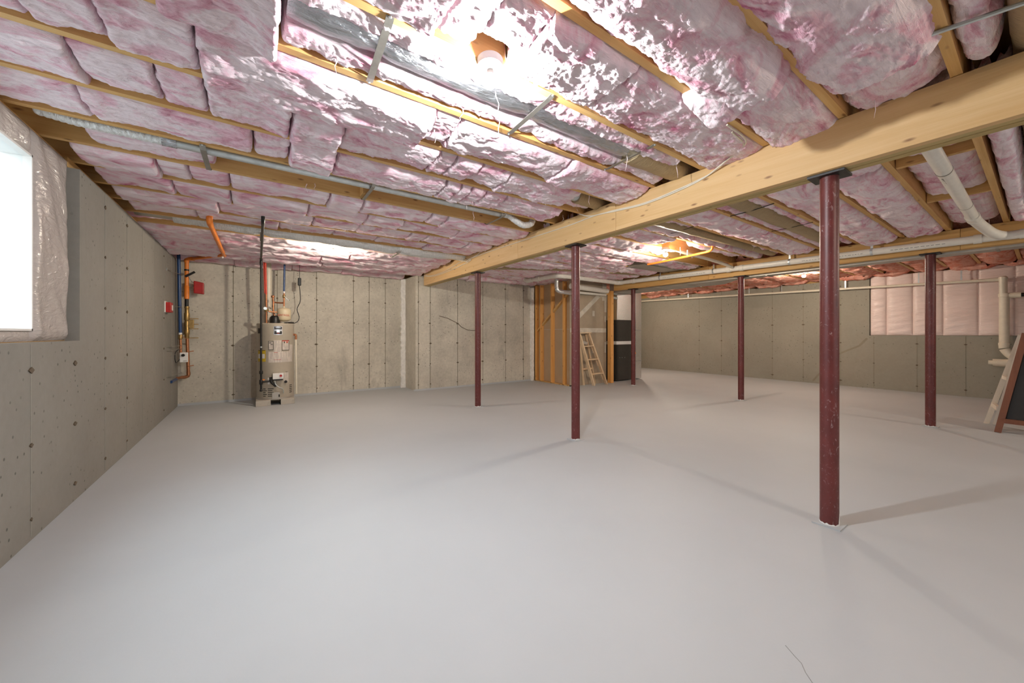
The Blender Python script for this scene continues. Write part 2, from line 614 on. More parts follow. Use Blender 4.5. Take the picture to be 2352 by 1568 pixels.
wb = struct(MB().box(XL, 2.53, YB, YB + 0.25, 0, ZW).finish('wall_back', 'concrete'))
mb = MB().box(2.53, 5.46, YB2, YB + 0.25, 0, ZW)
wb2 = struct(mb.finish('wall_back_step', 'concrete'))
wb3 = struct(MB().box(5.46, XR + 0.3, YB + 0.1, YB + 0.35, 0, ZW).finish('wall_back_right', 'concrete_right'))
RY1, RZ = 2.046, 1.078
mb = MB()
mb.box(XR, XR + 0.25, YF - 0.3, YB + 0.35, 0, RZ)
mb.box(XR, XR + 0.25, RY1, YB + 0.35, RZ, ZW)
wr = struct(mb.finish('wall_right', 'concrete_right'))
mb = MB()
mb.box(XL - 0.2, 1.1, YF - 0.25, YF, 0, ZW); mb.box(5.3, XR + 0.25, YF - 0.25, YF, 0, ZW)
mb.box(1.1, 5.3, YF - 0.25, YF, 0, 0.8); mb.box(1.1, 5.3, YF - 0.25, YF, 2.1, ZW)
wf = struct(mb.finish('wall_front', 'concrete_left'))


def seams_x(wall, xs, y, mat, z1=ZW):
    """vertical form seams on a wall facing -Y"""
    for x in xs:
        w = 0.0055
        MB().box(x - w, x + w, y - 0.003, y + 0.01, 0.02, z1 - 0.01).finish('form_seam', mat, wall)


def ties(wall, pts, face):
    mb = MB()
    for (x, y, z) in pts:
        r = random.uniform(0.014, 0.026)
        e = random.uniform(0.6, 1.4)
        if face == 'y':
            q = [(x - r * e, y - 0.006, z), (x, y - 0.006, z - r * .7), (x + r * e, y - 0.006, z), (x, y - 0.006, z + r * .7)]
            b = [(a, y + 0.004, c) for a, _, c in q]
        else:
            s = face
            q = [(x + s * 0.006, y - r * e, z), (x + s * 0.006, y, z - r * .7), (x + s * 0.006, y + r * e, z), (x + s * 0.006, y, z + r * .7)]
            b = [(x - s * 0.004, b_, c) for _, b_, c in q]
        mb.hexa(q, b)
    o = mb.finish('tie_marks', 'tie', wall)
    o['kind'] = 'stuff'


TZ = [2.13, 1.73, 1.32, 0.92, 0.515, 0.115]
xs = [-0.323, 0.285, 0.893, 1.528, 1.818, 2.131]
seams_x(wb, xs, YB, 'seam')
ties(wb, [(x + random.uniform(-.01, .01), YB, z) for x in xs for z in TZ], 'y')
xs = [2.585, 2.827, 3.428, 4.034, 4.625, 5.127]
seams_x(wb2, xs, YB2, 'seam')
ties(wb2, [(x + random.uniform(-.01, .01), YB2, z) for x in xs for z in TZ[1:] + [2.12]], 'y')
for y in (3.115, 4.297, 4.9, 5.47, 6.037, 6.559, 7.1):
    z1 = ZW if y > NY1 else NZ
    MB().box(XL - 0.01, XL + 0.0025, y - 0.004, y + 0.004, 0.02, z1 - 0.01).finish('form_seam', 'seam_left', wl)
ties(wl, [(XL, y, z) for y in (2.55, 3.115, 3.7) for z in TZ[3:]] + [(XL, y, z) for y in (4.297, 4.9, 6.559) for z in TZ], 1)
ys = [5.581, 4.973, 3.776, 3.158, 2.5, 1.981, 1.385, 0.799, 0.2, -0.4]
for y in ys:
    z1 = ZW if y > RY1 else RZ
    MB().box(XR - 0.0025, XR + 0.01, y - 0.004, y + 0.004, 0.02, z1 - 0.01).finish('form_seam', 'seam', wr)
ties(wr, [(XR, y, z) for y in ys for z in (TZ if y > RY1 else TZ[3:])], -1)
# patched crack on the right wall
pts = [(2.08, 1.02), (2.2, 0.86), (2.42, 0.74), (2.62, 0.62), (2.72, 0.42), (2.84, 0.25), (2.98, 0.05)]
mb = MB()
for a, b in zip(pts, pts[1:]):
    mb.bar((XR, a[0], a[1]), (XR, b[0], b[1]), 0.035, 0.004, (1, 0, 0))
mb.finish('crack_patch', 'seam', wr)
# diagonal stain/crack on the stepped back wall
mb = MB()
cp = [(3.02, 1.47), (3.2, 1.43), (3.36, 1.36), (3.43, 1.33), (3.52, 1.25), (3.66, 1.19), (3.8, 1.18), (3.95, 1.2)]
for a, b in zip(cp, cp[1:]):
    mb.bar((a[0], YB2, a[1]), (b[0], YB2, b[1]), 0.012, 0.005, (0, 1, 0))
mb.finish('wall_crack', 'tie', wb2)

# painted lip where the floor paint runs up the back wall
struct(MB().box(XL, 2.52, YB - 0.010, YB, 0, 0.035).finish('baseboard_back', 'floor'))
struct(MB().box(2.49, 5.40, YB2 - 0.010, YB2, 0, 0.032).finish('baseboard_back_step', 'floor'))

# sealed white corner strips
rs = np.random.RandomState(5)
def seal_strip(name, x0, x1, y0, y1, z0, z1):
    mb = MB()
    n = 40
    for k in range(n):
        a, b = z0 + (z1 - z0) * k / n, z0 + (z1 - z0) * (k + 1) / n
        j = rs.uniform(-0.01, 0.01); j2 = rs.uniform(-0.01, 0.01)
        mb.box(x0 + j, x1 + j2 * 0.5, y0 + j * 0.5, y1, a, b)
    return struct(mb.finish(name, 'white_seal'))
seal_strip('trim_1', 2.44, 2.53, YB - 0.05, YB, 0.0, 2.25)
seal_strip('trim_2', 5.33, 5.405, YB2 - 0.05, YB2, 0.0, 2.2)

# ------------------------------------------------------------------ windows
# left: plastic-wrapped infill around a bright window
WY0, WY1, WZ0, WZ1 = 1.62, 3.30, 1.134, 2.138
PX = -1.062
def sheet(name, mat, parent, y0, y1, z0, z1, x, amp, seed, res=0.02, flip=1, hor=False):
    ny, nz = max(3, int((y1 - y0) / res)), max(3, int((z1 - z0) / res))
    Yg, Zg = np.meshgrid(np.linspace(y0, y1, ny), np.linspace(z0, z1, nz))
    de = np.minimum(np.minimum(Yg - y0, y1 - Yg), np.minimum(Zg - z0, z1 - Zg))
    e = np.clip(de / 0.05, 0, 1)
    w = fbm(Yg * 3 + seed, Zg * (9 if hor else 3) + (0 if hor else Yg * 4), 4)
    Xg = x + flip * (amp * 1.2 * np.sqrt(e) + amp * w * e)
    return grid_obj(name, Xg, Yg, Zg, mat, parent)

fr = MB()
d0, d1 = PX - 0.11, PX - 0.015
fr.box(d0, d1, NY0, WY0, NZ, ZW + .06); fr.box(d0, d1, WY1, NY1, NZ, ZW + .06)
fr.box(d0, d1, WY0, WY1, NZ, WZ0); fr.box(d0, d1, WY0, WY1, WZ1, ZW + .06)
win = struct(fr.finish('window_1', 'joist_y'))
sheet('plastic_sheet', 'plastic', win, WY1, NY1 - 0.012, NZ + 0.004, 2.30, PX - 0.012, 0.022, 1.0)
sheet('plastic_sheet', 'plastic', win, NY0, WY0, NZ + 0.004, 2.30, PX - 0.012, 0.02, 7.0)
sheet('plastic_sheet', 'plastic', win, WY0, WY1, NZ + 0.004, WZ0, PX - 0.012, 0.014, 3.0)
sheet('plastic_sheet', 'plastic', win, WY0, WY1, WZ1, 2.30, PX - 0.012, 0.016, 5.0)
mb = MB(); q = 0.012
mb.box(d0, PX + .004, WY0, WY0 + q, WZ0, WZ1); mb.box(d0, PX + .004, WY1 - q, WY1, WZ0, WZ1)
mb.box(d0, PX + .004, WY0, WY1, WZ0, WZ0 + q); mb.box(d0, PX + .004, WY0, WY1, WZ1 - q, WZ1)
mb.finish('window_frame', 'white', win)
MB().box(PX - 0.036, PX - 0.030, WY0 + q, WY1 - q, WZ0 + q, WZ1 - q).finish('window_pane', 'glass', win)
# added window in the front wall, out of view, housing the fill light
mb = MB()
mb.box(1.1, 1.16, YF - .2, YF - .1, .8, 2.1); mb.box(5.24, 5.3, YF - .2, YF - .1, .8, 2.1); mb.box(3.17, 3.23, YF - .2, YF - .1, .8, 2.1)
mb.box(1.16, 5.24, YF - .2, YF - .1, .8, .86); mb.box(1.16, 5.24, YF - .2, YF - .1, 2.04, 2.1)
w2 = struct(mb.finish('window_fill_rear', 'white'))
MB().box(1.16, 3.17, YF - .155, YF - .15, .86, 2.04).finish('window_pane', 'glass', w2)
MB().box(3.23, 5.24, YF - .155, YF - .15, .86, 2.04).finish('window_pane', 'glass', w2)

# right: framed bay closed with plastic over pink batts
bay = struct(MB().box(XR + 0.10, XR + 0.2, YF, RY1, RZ, ZW).finish('wall_right_bay', 'joist_y'))
bw = [2.036, 1.80, 1.44, 1.06, 0.66, 0.28, -0.12, -0.55, -1.0]
for a, b in zip(bw, bw[1:]):
    ny, nz = 26, 60
    Yg, Zg = np.meshgrid(np.linspace(b, a, ny), np.linspace(RZ + .004, ZW + 0.02, nz))
    p = (Yg - (a + b) / 2) / ((a - b) / 2)
    q = np.clip((Zg - RZ) / 0.05, 0, 1)
    w = fbm(Yg * 2 + a * 7, Zg * 14 + Yg * 3, 4)
    Xg = XR + 0.030 - 0.036 * np.sqrt(np.clip(1 - np.abs(p) ** 3, 0, 1)) * np.sqrt(q) - 0.017 * w * (1 - p ** 4)
    grid_obj('plastic_panel', Xg, Yg, Zg, 'plastic_pink', bay)

# ------------------------------------------------------------------ ceiling: subfloor, joists, batts
ceil = struct(MB().box(XL - 0.3, XR + 0.3, YF - 0.3, 8.2, ZS, ZS + 0.03).finish('ceiling', 'subfloor'))
mb = MB()
# sill plates and rim boards on top of the walls
MB().box(XL - 0.22, XL - 0.06, YF, NY0 - .05, ZW, ZJ).finish('sill_plate', 'joist_y', ceil)
MB().box(XL - 0.22, XL - 0.05, NY1 - .02, YB + .2, ZW, ZJ).finish('sill_plate', 'joist_y', ceil)
MB().box(XL - 0.24, XL - 0.20, YF, YB + .2, ZW + 0.05, ZS).finish('rim_board', 'joist_y', ceil)
MB().box(XL - 0.2, XR + .2, YB + 0.08, YB + 0.12, ZW, ZS).finish('rim_board', 'joist', ceil)
MB().box(XL - 0.2, XR + .2, YF - 0.12, YF - 0.08, ZW, ZS).finish('rim_board', 'joist', ceil)
MB().box(XR + 0.1, XR + 0.14, YF, YB + .2, ZW, ZS).finish('rim_board', 'joist_y', ceil)
for i in range(-12, 14):
    y = YJ(i)
    far = y > YB
    for (x0, x1, dy) in ((XL - 0.2, 2.80, 0.0), (2.68, 6.70, 0.004), (6.61, XR + 0.1, 0.0)):
        if far: continue
        if x0 > 3 and y > 7.2: continue
        o = MB().box(x0, x1, y - 0.038 + dy, y + dy, ZJ, ZS - 0.001).finish('joist', 'joist', ceil)

# blocking between two joists near the big drain
for x in (3.83, 5.06):
    MB().box(x - 0.019, x + 0.019, YJ(-5) + 0.005, YJ(-4) - 0.04, ZJ + 0.002, ZJ + 0.09).finish('blocking', 'joist_y', ceil)


def batt(x0, x1, y0, y1, low, seed, res=0.016, edge=(0.05, 0.03), rough=1.0, mat='batt', crump=1.0, top=0.16, endr=0.022, tilt=0.0, drop0=0.0, drop1=0.0, stretch=1.0, powr=6.5, wob=0.022):
    """one fibreglass batt: low = height of its belly; edge = mean rise of its near/far lip above the belly"""
    near = res <= 0.0125
    if near: res *= 0.62
    nx = max(6, int((x1 - x0) / res)); ny = max(10, int((y1 - y0) / res * 1.25))
    q = np.linspace(-1, 1, ny); p1 = np.sign(q) * (1 - (1 - np.abs(q)) ** 2.0)
    u = np.linspace(0, 1, nx)
    # denser sampling towards the two ends
    u = 0.5 + 0.5 * np.sign(u - .5) * (1 - (1 - np.abs(2 * u - 1)) ** 1.15)
    X, Pp = np.meshgrid(x0 + (x1 - x0) * u, p1)
    s = seed * 17.31
    hw = (y1 - y0) / 2; yc = (y0 + y1) / 2
    wobn = wob * fbm(X * 5 + s, np.sign(Pp) * 4.5 + 1.5, 4)
    Y = yc + hw * Pp + (wobn + 0.3 * wob) * Pp * np.abs(Pp)
    d = np.clip(1 - np.abs(Pp) ** powr, 0, 1) ** (1 / 2.2)
    de = np.minimum(X - x0, x1 - X) + 0.01 * fbm(Y * 20 + s, X * 0 + 3.3, 3)
    f = np.clip(de / endr, 0, 1)
    fe = np.sqrt(np.clip(1 - (1 - f) ** 2, 0, 1)) * 0.35 + 0.65 * np.clip(de / 0.006, 0, 1)
    zt = low + top
    # lip heights vary along the batt
    e0 = edge[0] * (1 + 1.1 * fbm(X * 2.2 + s, Pp * 0 + 9.1, 3)); e1 = edge[1] * np.clip(1 + 2.2 * fbm(X * 2.0 + s + 40, Pp * 0 + 2.2, 3), -.1, 3)
    lip = np.where(Pp < 0, e0, e1) * np.abs(Pp) ** 3.0
    belly = low + lip + 0.018 * fbm(X * 1.7 + s, Y * 3.1 + s, 2)
    t = (X - x0) / (x1 - x0)
    belly = belly - drop0 * np.clip(1 - t / 0.35, 0, 1) ** 1.5 - drop1 * np.clip((t - 0.65) / 0.35, 0, 1) ** 1.5 + tilt * (t - .5)
    wx = X * 5.5 * stretch + 0.5 * fbm(X * 4 + s, Y * 4, 2); wy = Y * 11 + 0.8 * fbm(X * 5 + s + 7, Y * 5, 2)
    n1 = fbm(wx + s, wy, 3)
    n2 = fbm(wx * 1.7 + s + 21, wy * 1.9 + 3, 3, True)
    n3 = fbm(X * 16 * stretch + Y * 9 + s, Y * 44 - X * 8 + 8, 4)
    disp = crump * (0.018 * n1 + 0.004 * n2) + 0.007 * rough * n3
    if near:   # fine cottony strands on the batts close to the camera
        n4 = fbm(X * 34 + Y * 22 + 0.6 * n1 + s, Y * 95 - X * 20 + 1.2 * n2, 3)
        n5 = fbm(X * 60 - Y * 35 + s, Y * 60 + X * 35, 2)
        disp = disp + rough * (0.0055 * n4 + 0.003 * n5)
        Y = Y + 0.008 * n4 * np.abs(Pp) ** 4
    Z = zt - (zt - belly) * d * fe - disp * (0.25 + 0.75 * d) * np.clip(fe + .2, 0, 1)
    Y = Y + rough * 0.010 * n1 * np.clip(1 - d * 0.6, 0, 1) + 0.006 * n3 * (1 - d * .5)
    X = X + 0.006 * rough * n3
    return grid_obj('insulation_batt', X, Y, Z, mat, ceil)


def bay_y(i):
    return YJ(i - 1), YJ(i) - 0.038


sd = [1]
def run(i, xs, low=None, gaps=(), **kw):
    """batts filling bay i, cut at the given X positions"""
    y0, y1 = bay_y(i)
    for k, (a, b) in enumerate(zip(xs, xs[1:])):
        if k in gaps: continue
        sd[0] += 1
        rr = random.Random(sd[0] * 31)
        l = (ZJ - 0.020 if low is None else low) + rr.uniform(-0.018, 0.010)
        k2 = dict(edge=(rr.uniform(-0.004, 0.010), rr.uniform(-0.006, 0.045)), drop0=rr.choice((0, 0, 0.015)), drop1=rr.choice((0, 0, 0.012)))
        k2.update(kw)
        batt(a - 0.001, b + 0.001, y0 - rr.uniform(0.0, 0.012), y1 + rr.uniform(-.008, 0.018), l, sd[0], **k2)

L0 = XL - 0.17
# --- left span (between left wall and main beam)
for i in range(-11, -5):
    run(i, [L0, 0.2, 1.4, 2.67], res=0.05)
batt(1.2, 2.62, YJ(-5) - .145, YJ(-5) - .045, ZJ + 0.008, 321, res=.010, crump=1.3, edge=(.05, .03), wob=.03)
run(-4, [0.6, 2.30, 2.50], gaps=(1,), res=0.010, low=ZJ - 0.05, crump=1.2, edge=(0.0, 0.02), wob=.05, powr=4.5)
batt(2.22, 2.70, YJ(-5) + .0, YJ(-4) - .045, ZJ - .015, 301, res=0.009, crump=1.4, tilt=0.02, wob=.05, endr=.06)
run(-3, [0.2, 1.98], res=0.010, low=ZJ - 0.045, crump=1.0, drop1=0.05, wob=.05, powr=4.5)
batt(1.74, 2.0, YJ(-3) - .20, YJ(-3) + .0, ZJ - .10, 320, res=.009, crump=1.3, edge=(.06, .0), tilt=-.06, endr=.05, wob=.04)
run(-3, [1.90, 2.70], res=0.010, low=ZJ - 0.02, crump=0.9, tilt=-.02, wob=.04)
run(-2, [-0.5, 0.57], res=0.011, low=ZJ - 0.030, crump=.9)
run(-2, [0.57, 0.74], res=0.010, low=ZJ + 0.0, crump=1.5)
batt(0.72, 0.93, YJ(-3) + .0, YJ(-2) - .14, ZJ - 0.02, 302, res=0.009, crump=1.5)
run(-2, [0.92, 1.42, 2.69], res=0.010, low=ZJ - 0.025, crump=1.1, wob=.04)
# bay -1: foil duct between two torn strips; a long flap hangs at its left end
run(-1, [L0, -0.6, -0.295], res=0.013)
y0, y1 = bay_y(-1)
batt(-0.30, 0.07, y0 + .01, y1 + .08, ZJ - 0.035, 303, res=0.009, crump=1.0, edge=(.03, -.02), drop1=0.05, top=.2)
batt(0.06, 2.45, y0 + .004, y0 + .125, ZJ - 0.004, 304, res=0.010, crump=1.25, edge=(.0, .07), stretch=1.3)
batt(0.08, 2.62, y1 - .125, y1 - .002, ZJ + 0.004, 305, res=0.010, crump=1.0, edge=(.05, .012), stretch=1.3)
# bay 0
run(0, [L0, -0.70, -0.49, -0.207], res=0.012)
y0, y1 = bay_y(0)
batt(-0.205, 0.80, y0 + .0, y1 + 0.055, ZJ - 0.058, 306, res=0.010, crump=1.35, edge=(0.035, 0.0), drop1=0.018, endr=.025)
run(0, [0.80, 0.96, 1.80, 2.66], res=0.012, low=ZJ - 0.022, crump=1.1)
# bay 1
run(1, [L0, -0.652, -0.391, -0.212, 0.155], res=0.012)
y0, y1 = bay_y(1)
batt(0.16, 0.42, y0 + .0, y1 + .05, ZJ - 0.045, 307, res=0.010, crump=1.1, edge=(.03, .0))
run(1, [0.42, 1.0, 1.13, 1.32, 1.57, 2.30], res=0.012, low=ZJ - .02)
batt(1.6, 2.66, y1 - .14, y1 - .002, ZJ + 0.03, 308, res=.012)
batt(2.28, 2.66, y0 + .0, y0 + .1, ZJ + 0.05, 309, res=.012)
# bay 2
run(2, [L0, -0.731, -0.025], res=0.012, edge=(.0, .012), low=ZJ - .012, wob=.01)
run(2, [-0.02, 0.172], res=0.012, low=ZJ - .012, wob=.01)
y0, y1 = bay_y(2)
batt(0.175, 0.44, y0 - .03, y1 + .04, ZJ - 0.05, 310, res=0.011, crump=1.0)
batt(0.44, 1.24, y0 + .0, y1 + .012, ZJ - 0.035, 311, res=0.011, crump=1.0, edge=(.02, .015))
run(2, [1.24, 1.36, 1.46, 1.60, 1.80, 2.45], res=0.012, low=ZJ - .025, crump=1.2, edge=(.0, .02))
# bay 3: pipe bay, mostly open; a batt at the left, a recessed one after it
y0, y1 = bay_y(3)
batt(-0.85, -0.24, y0 + .14, y1 + .004, ZJ + 0.01, 312, res=.011, edge=(.06, .0))
batt(-0.22, 1.15, y0 + .01, y1 - .01, ZJ + 0.13, 313, res=.02, edge=(.02, .02), top=.09)
batt(1.15, 2.1, y0 + .01, y1 - .02, ZJ + 0.075, 314, res=.014, edge=(.03, .05), top=.12)
# bay 4, 5, 6, 7
run(4, [-0.98, -0.585, -0.412, -0.176, 0.518, 0.80, 1.46, 1.62, 2.66], res=0.014)
run(5, [-0.98, -0.556, -0.186, 0.40, 0.93, 1.3, 1.95, 2.66], res=0.014)
run(6, [-0.98, -0.30, 0.487, 0.94, 1.52, 1.735, 2.3, 2.66], res=0.015, low=ZJ - .02, edge=(.01, .025))
run(7, [-0.98, -0.5, 0.2, 0.75, 1.25, 1.9, 2.66], res=0.015, low=ZJ + .0, edge=(.01, .03))
# bay 8: foil duct; some batt above and at the far side
y0, y1 = bay_y(8)
batt(L0, 2.6, y1 - .10, y1 - .002, ZJ + 0.035, 315, res=.018)
batt(L0, -0.3, y0 + .02, y1 - .1, ZJ + 0.03, 316, res=.015)
# bays behind the far bulb: crowded, low and crumpled
for i in range(9, 13):
    y0, y1 = bay_y(i)
    xs = [L0] + sorted(random.Random(i).uniform(-0.5, 2.4) for _ in range(5)) + [2.62]
    for a, b in zip(xs, xs[1:]):
        if b - a < 0.12: continue
        sd[0] += 1
        batt(a, b, y0 - (0.0 if i == 9 else 0.035), min(y1 + 0.035, YB - .01), ZJ - 0.015 - 0.012 * (i - 8) + random.uniform(-.012, .012), sd[0], res=.014, crump=1.7, edge=(.02, .03), stretch=.8)
sd[0] = 120
# --- middle span (between the two beams)
A, B_ = 2.83, 6.58
for i in range(-11, -5):
    run(i, [A, 4.4, B_], res=0.05)
batt(2.84, 6.5, 0.095, 0.195, ZJ - 0.03, 330, res=.012, crump=1.3, edge=(.03, .03), wob=.02, stretch=2.0)
for (a, b) in ((2.84, 3.80), (3.86, 5.03), (5.09, 6.55)):
    batt(a, b, YJ(-5) + .005, YJ(-4) - .04, ZJ + 0.045, 331 + int(a), res=.014, edge=(.03, .03), top=.14)
run(-3, [A, 3.7, 4.7, 6.52], res=0.013, low=ZJ - .035, crump=1.35)
run(-2, [A, 3.9, 5.2, 6.54], res=0.013, low=ZJ - .025, crump=1.2)
y0, y1 = bay_y(-1)
batt(A, 6.5, y0 + .004, y0 + .10, ZJ + 0.0, 341, res=.013, crump=1.2)
batt(A, 6.5, y1 - .10, y1 - .002, ZJ + 0.0, 342, res=.013, crump=1.2)
run(0, [A, 3.6, 4.9, 6.5], res=0.013, low=ZJ - .03, crump=1.5, edge=(.01, .05))
y0, y1 = bay_y(1)
batt(A, 4.1, y0 + .004, y0 + .13, ZJ + 0.02, 343, res=.014, crump=1.4)
batt(5.6, 6.5, y0 + .004, y0 + .13, ZJ + 0.02, 344, res=.014, crump=1.4)
batt(A, 6.5, y1 - .11, y1 - .002, ZJ - 0.01, 345, res=.014, crump=1.5)
run(2, [A, 3.5, 4.4], res=0.013, low=ZJ - .02, crump=1.5)
batt(5.05, 6.3, bay_y(2)[0] + .01, bay_y(2)[1] - .08, ZJ + .04, 346, res=.014)
run(3, [A, 3.4, 4.5], res=0.014, low=ZJ - .03, crump=1.7)
run(3, [4.5, 5.1], res=.014, low=ZJ + .03, crump=1.5)
for i in range(4, 13):
    y0, y1 = bay_y(i)
    xs = [A] + sorted(random.Random(i + 50).uniform(3.2, 5.6) for _ in range(3)) + [6.45 if i != 5 else 5.2]
    for k, (a, b) in enumerate(zip(xs, xs[1:])):
        if b - a < 0.15: continue
        sd[0] += 1
        batt(a, b, y0 - .02, min(y1 + .02, YB2 + .55), ZJ - .022 + random.uniform(-.015, .012), sd[0], res=.017, crump=1.75, edge=(.02, .045), stretch=.8)
# --- right span (second beam to the right wall)
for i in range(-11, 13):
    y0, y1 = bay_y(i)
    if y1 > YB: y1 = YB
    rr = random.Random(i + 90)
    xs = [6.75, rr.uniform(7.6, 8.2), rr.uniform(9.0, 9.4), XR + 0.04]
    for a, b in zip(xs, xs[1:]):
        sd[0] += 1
        batt(a, b, y0 - .01, y1 + .01, ZJ - .02 + rr.uniform(-.02, .01), sd[0], res=(.05 if i < -1 else .024), mat='batt_warm_lit', crump=1.6, edge=(.02, .04), stretch=.8)
# loose ends tucked at the top of the right wall
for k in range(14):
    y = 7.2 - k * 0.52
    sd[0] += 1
    batt(XR - 0.17, XR + 0.08, y - 0.53, y, ZW + 0.0 + 0.02 * ((k * 7) % 3 - 1), sd[0], res=.02, mat='batt_warm_lit', crump=1.6, top=.1)

for a, b, y, lo in ((L0, -.3, YB, ZW - .012), (-.31, .5, YB, ZW - .02), (.49, 1.3, YB, ZW - .008), (1.29, 2.47, YB, ZW - .016), (2.84, 3.6, YB2, ZW - .01), (3.59, 4.5, YB2, ZW - .02), (4.49, 5.38, YB2, ZW - .008)):
    sd[0] += 1
    batt(a, b, y - .2, y - .004, lo, sd[0], res=.014, crump=1.4, edge=(.03, .0), top=.14, wob=.02)

# loose fibre wisps hanging off the batts
mb = MB()
rw = random.Random(12)
for _ in range(90):
    x, y = rw.uniform(0.2, 6.4), rw.uniform(0.3, 6.6)
    if rw.random() < 0.35: y = rw.uniform(5.6, 7.3); x = rw.uniform(-0.9, 2.5)
    z = ZJ + 0.02; h = rw.uniform(0.03, 0.10)
    P = [(x, y, z)]
    for k in range(1, 4):
        P.append((x + rw.uniform(-.012, .012), y + rw.uniform(-.012, .012), z - (h + .02) * k / 3))
    mb.tube(P, lambda t: 0.0035 * (1 - 0.8 * t), 5)
o = mb.finish('loose_fibres', 'fibre', ceil, True); o['kind'] = 'stuff'

# ------------------------------------------------------------------ beams
bm = thing('main_beam', 'long pale built-up timber beam resting on three red columns', 'beam', ((B1X0 + B1X1) / 2, 2, B1Z))
def ply(parent, x0, x1, cuts, z0, z1, mat):
    for a, b in zip(cuts, cuts[1:]):
        MB().box(x0, x1, a + 0.0012, b - 0.0012, z0, z1).finish('ply', mat, parent, bevel=0.003)
ply(bm, B1X0, B1X0 + 0.048, [YF, 2.207, 3.73, 6.87], B1Z, ZJ - 0.002, 'beam')
ply(bm, B1X0 + 0.051, B1X0 + 0.099, [YF, 1.4, 4.9, 6.95], B1Z + 0.003, ZJ - 0.002, 'beam_dark')
ply(bm, B1X0 + 0.102, B1X1, [YF, 2.9, 6.95], B1Z, ZJ - 0.002, 'beam_dark')
b2 = thing('second_beam', 'orange timber beam behind the long white drain pipe', 'beam', ((B2X0 + B2X1) / 2, 2, B2Z))
ply(b2, B2X0, B2X0 + 0.052, [YF, 0.55, 3.4, 5.52], B2Z, ZJ - .002, 'joist_y')
ply(b2, B2X0 + 0.055, B2X1, [YF, 2.1, 5.52], B2Z, ZJ - .002, 'joist_y')

# ------------------------------------------------------------------ columns
R = 0.0445
def column(x, y, zt, label, smear=False):
    t = thing('steel_column', label, 'column', (x, y, 0), 'red steel columns')
    MB().lathe((x, y, 0.006), [(R, 0), (R, zt - 0.02)], 32).finish('shaft', 'column', t, True)
    MB().box(x - .075, x + .075, y - .085, y + .085, zt - 0.014, zt - .001).finish('top_plate', 'black', t)
    MB().box(x - .065, x + .065, y - .065, y + .065, 0, 0.006).finish('base_plate', 'floor', t)
    mb = MB(); n = 28
    rr = random.Random(int(x * 10 + y * 100))
    hs = [rr.uniform(0.0, 0.012) + (rr.uniform(.02, .07) if smear and 20 < k < 27 else 0) for k in range(n)]
    vs = []
    for k in range(n):
        a = 2 * PI * k / n
        vs.append((x + math.cos(a) * (R + .0012), y + math.sin(a) * (R + .0012), 0.006))
    for k in range(n):
        a = 2 * PI * k / n
        vs.append((x + math.cos(a) * (R + .0012), y + math.sin(a) * (R + .0012), 0.008 + hs[k]))
    mb.add(vs, [(k, (k + 1) % n, n + (k + 1) % n, n + k) for k in range(n)])
    mb.finish('paint_smear', 'white', t)
column(2.77, 0.722, B1Z, 'largest red steel column, nearest of those under the main beam', True)
column(2.77, 2.823, B1Z, 'red steel column under the middle of the main beam')
column(2.775, 4.93, B1Z, 'red steel column under the far end of main beam, before bare concrete')
column(6.67, 5.05, B2Z, 'thin far red steel column in front of the black furnace')
column(6.67, 2.898, B2Z, 'red steel column under second beam, before the plain taupe wall')
column(6.67, 0.785, B2Z, 'dark red steel column before the plastic-covered wall bay at right')

# ------------------------------------------------------------------ lamps
def lamp(x, y, label, bulb='bulb', z=ZJ):
    t = thing('ceiling_lamp', label, 'lamp', (x, y, z - 0.1), 'bare bulb lamps')
    MB().lathe((x, y, z - 0.045), [(0.022, -0.004), (0.030, 0.0), (0.052, 0.012), (0.055, 0.022), (0.056, 0.040), (0.050, 0.046)], 28).finish('lamp_holder', 'ceramic', t, True)
    zc = z - 0.095
    # LED bulb: opaque white base that flares down to a glowing dome
    MB().lathe((x, y, zc), [(0.010, 0.052), (0.014, 0.048), (0.016, 0.034), (0.022, 0.022), (0.0255, 0.018), (0.0250, 0.0165)], 22).finish('bulb_base', 'ceramic', t, True)
    prof = [(0.0245, 0.0185)]
    for k in range(0, 9):
        a = math.radians(-34 + 124 * k / 8)
        prof.append((max(0.002, 0.0305 * math.cos(a)), 0.0 - 0.031 * math.sin(a)))
    MB().lathe((x, y, zc), prof, 22).finish('bulb', bulb, t, True)
lamp(0.835, 1.375, 'bare bulb in white porcelain holder beside the silver foil duct', 'bulb_white')
lamp(0.84, 5.44, 'far bare bulb on joist above the water heater area')
lamp(4.70, 3.02, 'bare bulb above the small orange pipe, past the main beam')
lamp(8.62, 2.63, 'bare bulb beyond the second beam, near the right wall')
lamp(8.55, 6.35, 'bare bulb far back beyond the furnace, hidden by the foil duct')
lamp(2.42, -1.95, 'bare bulb on the ceiling behind the camera')
lamp(6.4, -1.95, 'bare bulb on the ceiling at far right outside the picture')

